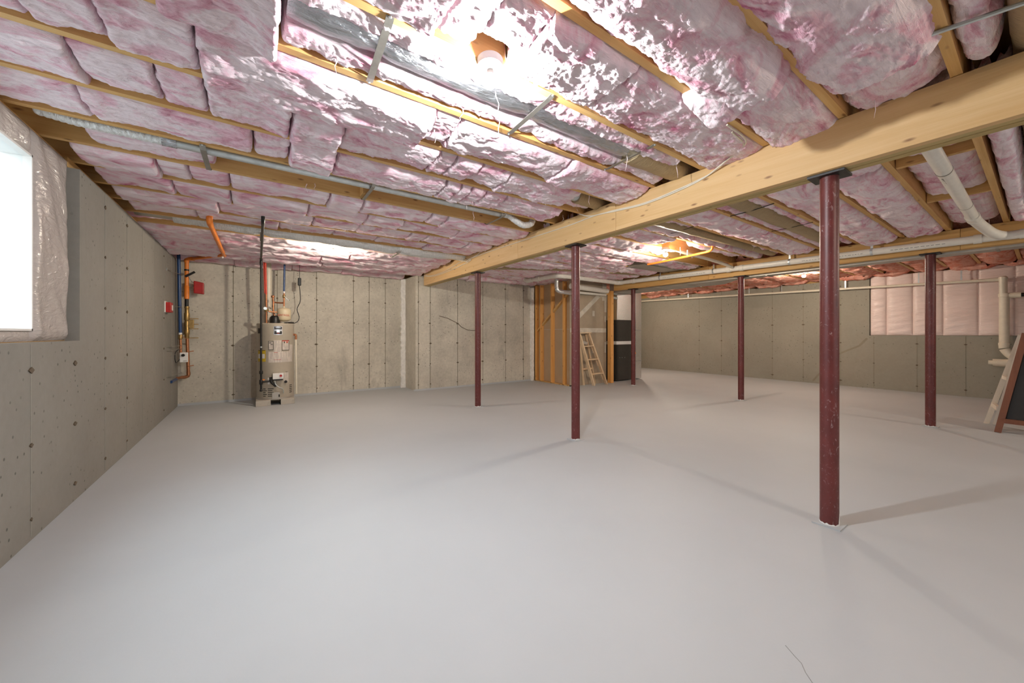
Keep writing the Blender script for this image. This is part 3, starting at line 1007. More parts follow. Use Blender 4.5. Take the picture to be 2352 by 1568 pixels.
# ------------------------------------------------------------------ ducts and pipes overhead
def lerp(a, b, t): return tuple(p + (q - p) * t for p, q in zip(a, b))
def dense(path, step):
    out = [path[0]]
    for a, b in zip(path, path[1:]):
        n = max(1, int((Vector(b) - Vector(a)).length / step))
        out += [lerp(a, b, k / n) for k in range(1, n + 1)]
    return out
def smooth_path(pts, n=8):
    """Catmull-Rom through the points"""
    P = [Vector(p) for p in pts]
    P = [P[0] * 2 - P[1]] + P + [P[-1] * 2 - P[-2]]
    out = []
    for i in range(1, len(P) - 2):
        a, b, c, d = P[i - 1:i + 3]
        for k in range(n):
            t = k / n
            out.append(0.5 * ((2 * b) + (-a + c) * t + (2 * a - 5 * b + 4 * c - d) * t * t + (-a + 3 * b - 3 * c + d) * t ** 3))
    out.append(P[-2])
    return [tuple(p) for p in out]
def soft_duct(path, r, seed, amp=0.10, step=0.02, n=28, squash=(1, 1), rib=0.0, pinch=()):
    pts = dense(path, step)
    rn = np.random.RandomState(seed)
    L = len(pts)
    I, K = np.meshgrid(np.arange(L), np.arange(n), indexing='ij')
    w = fbm(I * step * 5 + seed * 3.3, np.cos(K * 2 * PI / n) * 1.5 + np.sin(K * 2 * PI / n) * 2.1 + seed, 4)
    rf = 1 + amp * w * 2 + rib * np.sin(I * step * 2 * PI / 0.028 + K * 2 * PI / n)
    for x in pinch:
        dx = np.array([p[0] - x for p in pts])
        rf *= (1 - 0.16 * np.exp(-(dx / 0.05) ** 2))[:, None]
    return MB().tube(pts, r, n, True, lambda i, k: rf[i, k], squash)

# silver foil duct beside the near bulb
d = soft_duct([(0.10, 1.60, 2.39), (0.22, 1.60, 2.372), (0.8, 1.60, 2.368), (1.4, 1.605, 2.374), (2.10, 1.61, 2.378)], 0.076, 2, 0.08, 0.014, 40, (1, .86), pinch=(0.425, 1.228, 2.075)).finish('foil_duct', 'foil', None, True)
tag(d, 'crinkled silver foil duct running between joists beside the near bulb', 'duct')
d = soft_duct([(2.10, 1.61, 2.362), (2.66, 1.615, 2.372), (3.4, 1.62, 2.36), (4.6, 1.63, 2.36), (6.4, 1.63, 2.365)], 0.098, 9, 0.05, 0.02, 36, (1, .68), 0.012, pinch=(3.95, 4.9)).finish('duct_wrap', 'foil_kraft', None, True)
tag(d, 'tan wrapped duct continuing the silver one across the main beam', 'duct')

def strap(x, y0, y1, z, label, mat='strap', w=0.028, sag=0.004, skew=0.0, name='metal_strap', hook=True):
    t = thing(name, label, 'strap', (x, y0, z))
    P = [(x, y0 - .012, z), (x + skew * .1, y0 + .02, z - sag), (x + skew * .9, y1 - .03, z - sag), (x + skew, y1 + .004, z)]
    mb = MB()
    for a, b in zip(P, P[1:]): mb.bar(a, b, w, 0.0025)
    mb.finish('band', mat, t)
    mb = MB()
    for a in (P[0], P[-1]): mb.lathe((a[0], a[1] + .002, a[2] - 0.006), [(0.004, 0), (0.006, 0.003), (0.006, 0.006)], 8)
    small(mb.finish('screws', 'galv', t))
YA, YC = YJ(-2) - .022, YJ(-1) - .022
strap(0.412, YA, YC, ZJ - .003, 'flat metal strap under the silver duct, left of the near bulb', w=.03, skew=.025)
strap(1.217, YA, YC, ZJ - .003, 'flat metal strap under the silver duct, just right of the near bulb', skew=.02)
strap(2.065, YA, YC, ZJ - .003, 'flat metal strap where silver duct turns tan, near the main beam', w=.024, skew=.02)

# thin metal pipe duct between two joists
px_, pz = 3.138, 2.332
t = thing('vent_pipe', 'long thin galvanised vent pipe strapped between exposed joists', 'pipe', (0.6, px_, pz))
soft_duct([(-1.0, px_ + .02, pz + .03), (-0.85, px_, pz + .004), (-0.47, px_, pz)], 0.034, 4, 0.04, 0.006, 18, rib=0.06).finish('foil_hose', 'foil_white', t, True)
MB().tube([(-0.49, px_, pz), (-0.42, px_, pz)], 0.037, 18).finish('foil_tape', 'foil', t, True)
MB().tube(dense([(-0.43, px_, pz), (2.05, px_, pz)], 0.4), 0.033, 20).finish('metal_tube', 'galv', t, True)
soft_duct(smooth_path([(2.03, px_, pz), (2.12, px_ - .01, pz - .004), (2.20, px_ - .02, pz - .045), (2.30, px_ - .03, pz - .078), (2.40, px_ - .03, pz - .04), (2.43, px_ - .02, pz + .05)], 6), 0.033, 5, 0.05, 0.01, 18, rib=0.05).finish('flexible_elbow', 'foil_white', t, True)
strap(-0.285, YJ(2) - .02, YJ(3) - .03, ZJ - .003, 'dark metal strap under the vent pipe, nearest the left window', w=.03, sag=.022)
strap(0.765, YJ(2) - .02, YJ(3) - .03, ZJ - .003, 'metal strap under middle of the vent pipe, by a wood block', w=.026, sag=.022)
strap(2.03, YJ(2) - .0, YJ(3) - .02, ZJ - .003, 'metal strap under vent pipe beside its flexible elbow', w=.022, sag=.022)
o = MB().box(0.742, 0.762, YJ(3) - 0.16, YJ(3) - 0.04, ZJ + .002, ZJ + .12).finish('blocking', 'joist_y', ceil)

# white elbow of far duct: foil wrapped duct by the far bulb
t = thing('insulated_duct', 'foil-wrapped round duct sagging along the ceiling before the far bulb', 'duct', (1, 5.24, 2.38))
soft_duct([(-0.72, 5.22, 2.375), (0.03, 5.19, 2.345), (0.72, 5.17, 2.335), (1.5, 5.17, 2.32), (1.95, 5.18, 2.32), (2.62, 5.2, 2.35), (2.86, 5.2, 2.38)], 0.087, 6, 0.10, 0.014, 30, (1, 1), 0.012, pinch=(0.05, 1.62)).finish('duct_jacket', 'foil_white', t, True)
MB().lathe((-1.02, 5.24, 2.39), [(0.066, 0), (0.07, 0.02), (0.07, 0.29), (0.074, 0.31)], 24, 'x').finish('metal_collar', 'galv_dull', t, True)
strap(0.04, YJ(7) - .02, YJ(8) - .02, ZJ - .05, 'dark strap under the foil-wrapped duct by the black gas pipe', w=.03, sag=.02)
strap(1.62, YJ(7) - .02, YJ(8) - .02, ZJ - .06, 'pale strap under the foil-wrapped duct right of far bulb', mat='galv_dull', w=.03, sag=.02)

# short foil stub duct near the beam
t = thing('stub_duct', 'short tan duct stub with metal collar left of main beam', 'duct', (2.5, 2.42, 2.37))
soft_duct([(2.38, 2.42, 2.372), (2.9, 2.43, 2.365), (3.6, 2.40, 2.36), (4.8, 2.38, 2.36), (6.45, 2.36, 2.365)], 0.068, 11, 0.06, 0.02, 28, rib=0.015).finish('duct_wrap', 'foil_kraft', t, True)
MB().lathe((2.29, 2.42, 2.374), [(0.050, 0), (0.054, 0.01), (0.054, 0.10), (0.058, 0.11)], 24, 'x').finish('metal_collar', 'galv', t, True)

# thin wire hangers below tan ducts
def wire(pts, label, r=0.0028, mat='black', name='hanger_wire', cat='wire'):
    o = MB().tube(pts, r, 8).finish(name, mat, None, True)
    return tag(o, label, cat)
wire([(3.9, YJ(-2) - .02, ZJ - .004), (3.93, 1.6, ZJ - .01), (3.96, YJ(-1) - .02, ZJ - .004)], 'thin black wire across the tan duct beyond the main beam', 0.004)
wire([(4.9, YJ(-2) - .02, ZJ - .004), (4.92, 1.6, ZJ - .01), (4.95, YJ(-1) - .02, ZJ - .004)], 'second black wire across the tan duct, farther from main beam', 0.003)
wire([(4.0, YJ(0) - .02, ZJ - .004), (4.03, 2.4, ZJ - .012), (4.06, YJ(1) - .02, ZJ - .004)], 'thin wire under the tan duct stub right of middle column', 0.003)

# plenum and big tan duct in the middle span, towards the furnace
t = thing('sheet_metal_plenum', 'flat grey sheet metal duct panel above the drain, near stair wall', 'duct', (6.0, 3.85, 2.3))
MB().box(5.45, 6.52, 3.50, 4.24, ZJ - 0.015, ZJ + 0.12).finish('duct_body', 'galv_dull', t, bevel=.004)
MB().box(5.45, 6.52, 3.86, 3.875, ZJ - 0.022, ZJ - 0.013).finish('duct_seam', 'strap', t)
d = soft_duct([(2.85, 6.0, 2.33), (3.6, 5.62, 2.315), (4.6, 5.1, 2.31), (5.6, 4.78, 2.31), (6.5, 4.55, 2.315)], 0.055, 14, 0.05, 0.03, 22, (1, .7)).finish('flat_duct', 'foil_kraft', None, True)
tag(d, 'low tan duct crossing the far ceiling toward the stair wall', 'duct')

# orange sprinkler pipe by third bulb
def pipe(name, path, r, mat, label, cat='pipe', n=14):
    o = MB().tube(path, r, n).finish(name, mat, None, True)
    return tag(o, label, cat)
t = thing('orange_pipe', 'small orange sprinkler pipe hanging below the bulb past main beam', 'pipe', (5.2, 3.1, 2.25))
MB().tube(smooth_path([(5.29, 3.72, 2.255), (5.27, 3.6, 2.25), (5.22, 3.2, 2.25), (5.14, 2.70, 2.25), (5.12, 2.62, 2.255), (5.10, 2.58, 2.275), (5.10, 2.575, 2.33)], 5), 0.016, 14).finish('pipe_run', 'orange', t, True)
MB().tube([(5.185, 2.98, 2.235), (5.185, 2.98, 2.34)], 0.010, 10).finish('hanger', 'galv', t, True)
d = pipe('pvc_branch', smooth_path([(5.0, 3.05, 2.33), (5.3, 3.04, 2.31), (5.75, 3.0, 2.285), (6.2, 2.97, 2.25), (6.46, 2.94, 2.21)], 5), 0.024, 'pvc', 'short cream branch pipe dropping into the long drain under the far bulb')

# ------------------------------------------------------------------ long white drain along the second beam
def zdr(y): return 2.152 + (y - 0.15) * 0.0145
t = thing('drain_pipe', 'long white PVC drain pipe strapped along the second beam', 'pipe', (6.5, 2.5, 2.18))
XD, RD = 6.515, 0.043
MB().tube(dense([(XD, -2.9, zdr(-2.9)), (XD, 5.22, zdr(5.22))], .5), RD, 24).finish('main_run', 'pvc_white', t, True)
MB().tube(smooth_path([(XD, 5.2, zdr(5.2)), (XD - .005, 5.27, zdr(5.27)), (XD - .045, 5.31, zdr(5.3)), (XD - .12, 5.32, zdr(5.3))], 5), RD + .006, 22).finish('elbow', 'pvc_white', t, True)
MB().tube(dense([(6.42, 5.32, zdr(5.3)), (4.92, 5.36, 2.24)], .5), RD, 22).finish('cross_run', 'pvc_white', t, True)
MB().tube(smooth_path([(4.97, 5.36, 2.24), (4.86, 5.365, 2.242), (4.80, 5.40, 2.243), (4.79, 5.48, 2.243)], 5), RD + .006, 22).finish('elbow', 'pvc_white', t, True)
MB().tube([(4.79, 5.45, 2.243), (4.76, 6.2, 2.245)], RD, 22).finish('back_run', 'pvc_white', t, True)
MB().tube([(4.768, 5.98, 2.244), (4.772, 5.88, 2.244)], RD + .008, 22).finish('coupling', 'pvc_white', t, True)
MB().tube(smooth_path([(4.762, 6.15, 2.245), (4.75, 6.3, 2.25), (4.75, 6.38, 2.30), (4.75, 6.4, 2.42)], 5), RD + .006, 22).finish('elbow', 'pvc_white', t, True)
for y in (0.42, 0.12, 2.82, 3.02, 4.93):
    MB().tube([(XD, y - .03, zdr(y - .03)), (XD, y + .03, zdr(y + .03))], RD + .007, 24).finish('coupling', 'pvc_white', t, True)
for y in (1.27, 2.16, 3.27, 4.3):
    mb = MB().lathe((XD, y - 0.012, zdr(y)), [(RD + .004, 0), (RD + .004, .024)], 24, 'y')
    mb.box(XD - 0.002, XD + .002, y - .012, y + .012, zdr(y) + RD - .004, ZJ)
    mb.finish('hanger_band', 'galv', t, True)
mb = MB()
for a, b in ((0.65, 1.1), (1.35, 2.0), (3.4, 4.2)):
    y = a
    while y < b:
        l = random.uniform(0.012, 0.04)
        mb.add([(XD - RD * .94 - .001, y, zdr(y) - .016), (XD - RD * .94 - .001, y + l, zdr(y) - .016), (XD - RD * .955 - .001, y + l, zdr(y) - .0115), (XD - RD * .955 - .001, y, zdr(y) - .0115)], [(0, 1, 2, 3)])
        y += l + 0.012
small(mb.finish('pipe_print', 'ink', t))

# big white drain crossing from the top right
t = thing('branch_drain', 'fat white PVC pipe dropping from joists into the long drain at right', 'pipe', (5, .42, 2.3))
PY, PZ, PR = 0.402, 2.262, 0.041
MB().tube(dense([(2.84, PY, PZ), (5.76, PY, PZ - .006)], .4), PR, 28).finish('pipe_run', 'pvc_white', t, True)
MB().tube(smooth_path([(5.70, PY, PZ - .006), (5.92, PY - .006, PZ - .014), (6.18, .362, 2.218), (6.40, .312, 2.178), (6.515, .24, 2.155), (6.515, .12, 2.152)], 6), PR + .004, 26).finish('elbow', 'pvc_white', t, True)
for x in (5.70, 5.86):
    MB().tube([(x - .02, PY, PZ - .007), (x + .02, PY - .001, PZ - .009)], PR + .0085, 28).finish('coupling', 'pvc_white', t, True)
for x in (3.95, 5.18):
    MB().tube([(x - .006, PY, PZ - .003), (x + .006, PY, PZ - .003)], PR + .0022, 28).finish('hanger_wire', 'strap', t, True)
mb = MB()
for k in range(26):
    x = 4.02 + k * 0.031
    l = random.uniform(.012, .026)
    mb.add([(x, PY + .010, PZ - PR - .0015), (x + l, PY + .010, PZ - PR - .0015), (x + l, PY + .020, PZ - PR + .0025), (x, PY + .020, PZ - PR + .0025)], [(3, 2, 1, 0)])
small(mb.finish('pipe_print', 'ink', t))

# kraft duct and rod in the top right corner
d = soft_duct([(1.9, -0.035, 2.40), (2.9, -0.035, 2.40), (4.2, -0.04, 2.40), (6.4, -0.04, 2.40)], 0.125, 15, 0.03, 0.03, 30, (.95, .9), 0.008).finish('tan_round_duct', 'foil_kraft', None, True)
tag(d, 'big tan round duct at the upper right corner of the picture', 'duct')
wire([(2.20, 0.262, ZJ - .008), (2.26, 0.04, ZJ - .012), (2.33, -0.2, ZJ - .012)], 'shiny metal rod under the joists at the upper right corner', 0.009, 'galv', 'metal_rod', 'rod')

# trunk duct on the far side of the second beam
t = thing('trunk_duct', 'flat grey sheet metal trunk duct tucked behind the second beam', 'duct', (6.9, 2.5, 2.05))
MB().box(6.73, 6.94, -2.9, 3.1, 2.055, 2.28).finish('narrow_run', 'galv_dull', t, bevel=.003)
MB().hexa([(6.73, 3.1, 2.055), (6.94, 3.1, 2.055), (6.94, 3.1, 2.28), (6.73, 3.1, 2.28)], [(6.73, 3.45, 2.05), (7.28, 3.45, 2.05), (7.28, 3.45, 2.28), (6.73, 3.45, 2.28)]).finish('reducer', 'galv_dull', t)
MB().box(6.73, 7.28, 3.45, 5.75, 2.05, 2.28).finish('wide_run', 'galv_dull', t, bevel=.003)
for y in (0.3, 1.75, 2.55):
    MB().box(6.73, 6.945, y - .012, y + .012, 2.047, 2.06).finish('joint_clip', 'strap', t)
for y in (3.9, 4.6):
    MB().box(6.73, 7.285, y - .008, y + .008, 2.044, 2.06).finish('joint_clip', 'galv_dull', t)
MB().box(7.3, 7.75, 1.35, 1.50, 2.20, 2.275).finish('side_branch', 'white', t)

# ------------------------------------------------------------------ cables on the main beam
BX = B1X0 - 0.006
def cable(pts, label, r=0.005, mat='cable'):
    o = MB().tube(smooth_path(pts, 6), r, 8).finish('electric_cable', mat, None, True)
    return tag(o, label, 'cable')
cable([(2.2, 1.03, 2.307), (2.45, 1.04, 2.304), (2.56, 1.12, 2.30), (2.62, 1.26, 2.28), (BX, 1.4, 2.245), (BX, 1.594, 2.215), (BX, 1.9, 2.198), (BX, 2.2, 2.222), (BX, 2.46, 2.247), (BX, 2.83, 2.238), (BX, 3.62, 2.250), (BX, 4.4, 2.258), (BX, 4.83, 2.256), (BX, 5.3, 2.25), (BX, 5.9, 2.19), (BX, 6.5, 2.19), (BX, 6.85, 2.25)], 'white electric cable stapled along the whole face of main beam')
cable([(2.3, 1.05, 2.306), (2.52, 1.08, 2.30), (2.60, 1.22, 2.285), (BX, 1.36, 2.258), (BX, 1.58, 2.228), (BX, 1.9, 2.208), (BX, 2.2, 2.232), (BX, 2.5, 2.256), (2.62, 2.62, 2.30)], 'shorter white cable doubling the long one at near end of beam')
cable([(1.0, 5.52, 2.308), (1.5, 5.53, 2.300), (2.1, 5.5, 2.300), (2.45, 5.35, 2.295), (2.6, 5.2, 2.26), (BX, 5.05, 2.215), (BX, 5.2, 2.20), (BX, 5.6, 2.175), (BX, 6.3, 2.165), (BX, 6.8, 2.22)], 'white cable from the far bulb joist looping onto main beam')
cable([(2.6, 4.55, 2.305), (2.64, 4.62, 2.29), (BX, 4.75, 2.27), (BX, 4.95, 2.255), (BX - .01, 5.05, 2.225), (BX - .012, 5.0, 2.21), (BX - .005, 4.93, 2.235), (BX - .012, 5.06, 2.23)], 'small tangle of white cable on the main beam above far column')

# ------------------------------------------------------------------ stair closet: stud wall, gypsum wall, corner post
sw = struct(MB().box(5.52, 5.535, 5.70, YB2 + .2, 0, 2.25).finish('wall_stud', 'gypsum_stud'))
for y in (6.87, 6.69, 6.31, 5.915):
    MB().box(5.43, 5.52, y - .019, y + .019, 0.0, 2.24).finish('stud', 'stud', sw)
MB().box(5.43, 5.52, 5.70, 6.93, 0, 0.02).finish('sole_plate', 'joist_y', sw)
MB().bar((5.50, 6.92, 1.13), (5.50, 5.75, 2.02), 0.035, 0.09, (1, 0, 0)).finish('diagonal_brace', 'joist_y', sw)
MB().box(5.517, 5.522, 5.70, 6.93, 1.205, 1.215).finish('board_joint', 'mud', sw)
gw = struct(MB().box(5.43, 6.56, 5.70, 5.72, 0, 2.25).finish('wall_gypsum', 'gypsum'))
MB().box(5.43, 6.55, 5.694, 5.70, 1.14, 1.235).finish('tape_joint', 'mud', gw)
MB().bar((5.60, 5.70, 1.42), (6.32, 5.70, 1.97), 0.10, 0.008, (0, 1, 0)).finish('tape_joint', 'mud', gw)
mb = MB().box(6.42, 6.56, 5.692, 5.70, 1.86, 2.24); mb.box(6.49, 6.555, 5.692, 5.70, 1.6, 1.86); mb.box(6.34, 6.44, 5.693, 5.70, 1.94, 2.06)
mb.finish('corner_mud', 'mud', gw)
for x, z, w, h in ((6.14, 1.56, .035, .06), (6.12, 0.78, .035, .1), (6.52, 1.45, .02, .07), (6.52, .8, .02, .12)):
    MB().box(x - w, x + w, 5.696, 5.70, z - h, z + h).finish('mud_patch', 'mud', gw)
post = MB().box(6.555, 6.645, 5.56, 5.66, 0, B2Z - .002).finish('corner_post', 'stud', None, bevel=.003)
tag(post, 'orange timber post at wall corner beside the black furnace', 'post')

# white pipes against the gypsum wall, foil elbow
t = thing('white_duct_pair', 'two white horizontal pipes against the gypsum wall above ladder', 'pipe', (6, 5.62, 2.1))
MB().tube([(5.35, 5.60, 2.10), (6.50, 5.62, 2.07)], 0.055, 20).finish('upper_pipe', 'pvc_white', t, True)
MB().tube([(5.50, 5.63, 1.985), (6.48, 5.65, 1.985)], 0.026, 16).finish('lower_pipe', 'pvc_white', t, True)
d = soft_duct(smooth_path([(5.02, 5.66, 2.22), (5.02, 5.66, 2.10), (5.03, 5.655, 2.02), (5.09, 5.645, 1.975), (5.2, 5.63, 1.965), (5.5, 5.62, 1.96)], 6), 0.047, 21, 0.03, 0.012, 22).finish('foil_elbow', 'foil_wall', None, True)
tag(d, 'shiny foil-wrapped elbow pipe in front of the open studs', 'duct')

# ------------------------------------------------------------------ ladder
t = thing('step_ladder', 'small wooden step ladder leaning before the gypsum wall', 'ladder', (6.05, 5.6, 0))
lb, rb = Vector((5.935, 5.50, 0)), Vector((6.335, 5.50, 0))
lt, rt = Vector((5.63, 5.63, 1.115)), Vector((5.90, 5.63, 1.125))
for a, b in ((lb, lt), (rb, rt)):
    MB().bar(a, b, 0.03, 0.065, (0, 1, 0)).finish('rail', 'alu', t)
for f in (0.225, 0.50, 0.755):
    a, b = lb.lerp(lt, f), rb.lerp(rt, f)
    MB().bar(a + Vector((0.012, 0, 0)), b - Vector((0.012, 0, 0)), 0.085, 0.02).finish('step', 'alu', t)
    if f < .8:
        d = Vector((0, 0.0, -0.13))
        MB().bar(a + Vector((.05, 0, -.01)), a + Vector((.02, 0, -.15)), .012, .012).finish('brace', 'alu', t); MB().bar(b + Vector((-.05, 0, -.01)), b + Vector((.02, 0, -.15)), .012, .012).finish('brace', 'alu', t)
MB().bar(lt + Vector((-.03, 0, .01)), rt + Vector((.03, 0, .01)), 0.13, 0.022).finish('top_cap', 'alu', t)
for a, b in ((Vector((5.80, 5.67, 0)), lt + Vector((.04, .03, -.03))), (Vector((6.16, 5.675, 0)), rt + Vector((-.04, .03, -.03)))):
    MB().bar(a, b, 0.022, 0.04, (0, 1, 0)).finish('rear_leg', 'alu', t)
MB().bar((5.79, 5.665, .35), (6.09, 5.668, .35), 0.02, 0.035).finish('rear_rung', 'alu', t)
MB().bar((5.70, 5.60, .93), (5.83, 5.60, .90), 0.03, 0.06).finish('bucket_shelf', 'galv_dull', t)

# ------------------------------------------------------------------ furnace with foil plenum, return duct
t = thing('furnace', 'tall black furnace cabinet with foil plenum beside the timber post', 'furnace', (7.1, 5.9, 0))
fx0, fx1, fy0, fy1 = 6.86, 7.45, 5.66, 6.3
MB().box(fx0, fx1, fy0, fy1, 0.02, 0.86).finish('lower_cabinet', 'cabinet', t, bevel=.006)
MB().box(fx0 + .004, fx1 - .004, fy0 + .004, fy1 - .004, 0.86, 0.935).finish('pale_band', 'white', t)
MB().box(fx0, fx1, fy0, fy1, 0.935, 1.43).finish('upper_cabinet', 'cabinet', t, bevel=.006)
MB().box(fx0 - .003, fx0 + .06, fy0 - .004, fy0, 0.03, 0.85).finish('side_panel', 'cabinet_side', t)
MB().box(fx0 - .003, fx0 + .06, fy0 - .004, fy0, 0.94, 1.42).finish('side_panel', 'cabinet_side', t)
MB().box(fx0 + 0.05, fx1, fy0 + .02, fy1 - .02, 1.43, 2.048).finish('foil_plenum', 'foil_wall', t, bevel=.006)
MB().box(6.80, 6.87, 5.80, 5.84, 1.43, 2.04).finish('side_board', 'joist', t)
mb = MB()
for x in (6.98, 7.06, 7.16): mb.lathe((x, fy0 - .004, .55), [(.006, 0), (.006, .005)], 8, 'y')
small(mb.finish('screws', 'galv', t))
for z in (1.95, 2.05):
    MB().tube([(6.78, 5.70, z), (6.92, 5.70, z - .01)], .03, 14).finish('flue_collar', 'galv', t, True)
t = thing('return_duct', 'tall foil-faced vertical duct right of the furnace', 'duct', (7.7, 5.7, 0))
MB().box(7.57, 7.79, 5.66, 5.95, 0.02, 2.12).finish('duct_body', 'foil_wall', t, bevel=.004)
for z in (.45, 1.2):
    MB().box(7.565, 7.795, 5.655, 5.955, z - .012, z + .012).finish('foil_tape', 'foil', t)
t = thing('condensate_line', 'thin white tube with orange valve between furnace and foil duct', 'pipe', (7.52, 5.68, 0))
MB().tube([(7.515, 5.67, 0.02), (7.515, 5.67, .62)], .016, 12).finish('tube', 'pvc_white', t, True)
MB().tube([(7.515, 5.67, .66), (7.515, 5.67, 1.35)], .014, 12).finish('black_hose', 'black', t, True)
MB().box(7.49, 7.562, 5.65, 5.69, .62, .66).finish('valve', 'orange', t)

# ------------------------------------------------------------------ water heater group
HC = (0.247, 7.09); HR = 0.256
t = thing('water_heater', 'beige round water heater with labels standing on blocks', 'water heater', (HC[0], HC[1], 0.085))
MB().lathe((HC[0], HC[1], 0.085), [(HR - .03, 0), (HR - .004, .004), (HR, .012), (HR, 1.165), (HR + .003, 1.17), (HR + .003, 1.185), (HR - .01, 1.195), (.08, 1.2)], 64).finish('tank_jacket', 'heater', t, True)
MB().lathe((HC[0], HC[1], 0.085), [(HR + .004, .0), (HR + .004, .03)], 64).finish('base_ring', 'galv_dull', t, True)
def patch(name, mat, a0, a1, z0, z1, th=.002, n=8, parent=None):
    return MB().arc_patch(HC, HR, a0, a1, z0, z1, n, th).finish(name, mat, parent or t, True)
# angles: the camera looks from about -2 deg
patch('emblem_plate', 'silver', -8, 18, 1.098, 1.232, .003)
patch('emblem_field', 'black_rubber', -6, 16, 1.108, 1.225, .0045)
patch('emblem_band', 'silver', -6.5, 16.5, 1.155, 1.182, .0062)
patch('emblem_crest', 'silver', 0, 10, 1.135, 1.158, .0068)
patch('emblem_letters', 'silver', -3, 13, 1.203, 1.213, .0062)
patch('emblem_tag', 'red_ink', 1.5, 8.5, 1.118, 1.126, .0062)
patch('warning_label', 'label', -24, -9, 0.86, 1.0, .0022)
patch('warning_label', 'label', -8, 15, 0.83, 1.01, .0018)
patch('warning_label', 'label', 16.5, 42, 0.85, 1.01, .0024)
patch('instruction_label', 'label', -24, 58, 0.665, 0.835, .0015, 16)
patch('instruction_label', 'label', 42, 60, 0.80, 0.94, .0014)
def frame(a0, a1, z0, z1, mat, e=.006):
    ea = math.degrees(e / HR)
    mb = MB()
    for x in ((a0, a0 + ea, z0, z1), (a1 - ea, a1, z0, z1), (a0, a1, z0, z0 + e), (a0, a1, z1 - e, z1)):
        mb.arc_patch(HC, HR, x[0], x[1], x[2], x[3], 5, .0032)
    small(mb.finish('label_border', mat, t))
frame(-24, -9, 0.86, 1.0, 'cabinet'); frame(16.5, 42, 0.85, 1.01, 'cabinet')
patch('label_picture', 'black', -22, -15, .965, .975, .0036); patch('label_picture', 'black', -17, -11, .942, .952, .0036)
patch('label_picture', 'black', 23, 26, .965, .992, .0036); patch('label_picture', 'red_ink', 31, 37, .968, .988, .0036)
patch('label_heading', 'red_ink', -8, 4, .818, .823, .003); patch('label_heading', 'red_ink', -8, 14, .706, .710, .003)
patch('label_heading', 'red_ink', 16.5, 42, .995, 1.008, .0036)
patch('energy_label', 'yellow', -66, -33, 0.68, 0.86, .002)
patch('energy_label_top', 'black', -64, -34, 0.85, 0.857, .003); patch('energy_label_tag', 'white', -64, -36, 0.73, 0.80, .0028)
patch('serial_label', 'label', 22, 40, 0.345, 0.50, .002); patch('label_heading', 'black', 28, 36, .505, .510, .0024)
patch('round_badge', 'cabinet', -68, -50, 1.12, 1.20, .003)
patch('white_tag', 'white', -26, -19, .33, .43, .004)
for k in range(5):
    z = .14 + k * .028
    patch('vent_slot', 'black_rubber', -42, -29 if k % 2 else -33, z, z + .011, .0012)
    patch('vent_slot', 'black_rubber', -26, -12 if k % 2 else -8, z, z + .011, .0012)
    patch('vent_slot', 'black_rubber', 44, 56, z + .03, z + .042, .0012)
fy = HC[1] - HR
MB().box(.195, .335, fy - .075, fy - .006, .41, .50).finish('gas_valve', 'white', t, bevel=.006)
MB().box(.262, .337, fy - .078, fy - .0745, .43, .505).finish('valve_dial_plate', 'white', t)
MB().lathe((.302, fy - .092, .462), [(.016, 0), (.018, .012), (.018, .016)], 16, 'y').finish('valve_knob', 'red_box', t, True)
MB().box(.20, .33, fy - .07, fy - .01, .392, .41).finish('valve_bracket', 'black', t)
MB().tube(smooth_path([(.22, fy - .04, .40), (.235, fy - .05, .33), (.28, fy - .05, .28), (.33, fy - .03, .25), (.34, fy - .01, .18)], 5), .007, 8).finish('pilot_tube', 'galv', t, True)
MB().tube(smooth_path([(.17, fy - .02, .44), (.18, fy - .04, .37), (.21, fy - .04, .33), (.24, fy - .03, .30)], 5), .018, 10).finish('gas_hose', 'black', t, True)
MB().lathe((.372, fy - .012, .355), [(.02, 0), (.022, .02), (.01, .03)], 16, 'y').finish('drain_valve', 'black', t, True)
MB().box(.19, .29, fy - .012, fy + .01, .10, .20).finish('burner_door', 'galv_dull', t)
MB().box(.275, .29, fy - .02, fy, .125, .165).finish('igniter', 'black', t)
for (x0, x1, lab) in ((-.02, .172, 'grey concrete block under the left side of water heater'), (.305, .492, 'grey concrete block under the right side of water heater')):
    o = MB().box(x0, x1, 6.825, 7.30, 0, .085).finish('concrete_block', 'block', None, bevel=.005)
    tag(o, lab, 'block', 'blocks under the water heater')

# gas pipe
t = thing('gas_pipe', 'black iron gas pipe dropping in front of the water heater', 'pipe', (.05, 6.8, 0.2))
GX, GY = 0.048, 6.795
MB().tube(smooth_path([(GX, 4.46, 2.40), (GX, 4.47, 2.29), (GX, 4.51, 2.250), (GX, 4.6, 2.245)], 5), .017, 14).finish('elbow', 'black', t, True)
MB().tube(dense([(GX, 4.55, 2.245), (GX, GY - .04, 2.245)], .5), .014, 14).finish('ceiling_run', 'black', t, True)
MB().tube(smooth_path([(GX, GY - .06, 2.245), (GX, GY - .015, 2.24), (GX, GY, 2.22), (GX, GY, 2.16)], 5), .018, 14).finish('elbow', 'black', t, True)
MB().tube(dense([(GX, GY, 2.19), (GX, GY, .24)], .5), .0135, 14).finish('drop', 'black', t, True)
for z, r, h in ((.50, .024, .05), (.34, .023, .075), (.235, .02, .03)):
    MB().lathe((GX, GY, z), [(r * .8, 0), (r, .006), (r, h - .006), (r * .8, h)], 16).finish('fitting', 'black', t, True)
MB().tube([(GX, GY, .375), (.17, GY + .02, .385)], .0125, 12).finish('supply_arm', 'black', t, True)
MB().lathe((GX, GY, .90), [(.0155, 0), (.0155, .02)], 14).finish('steel_nipple', 'galv', t, True)
o = MB().box(.065, .095, GY - .015, GY + .01, .405, .42).finish('valve_handle', 'orange', t)

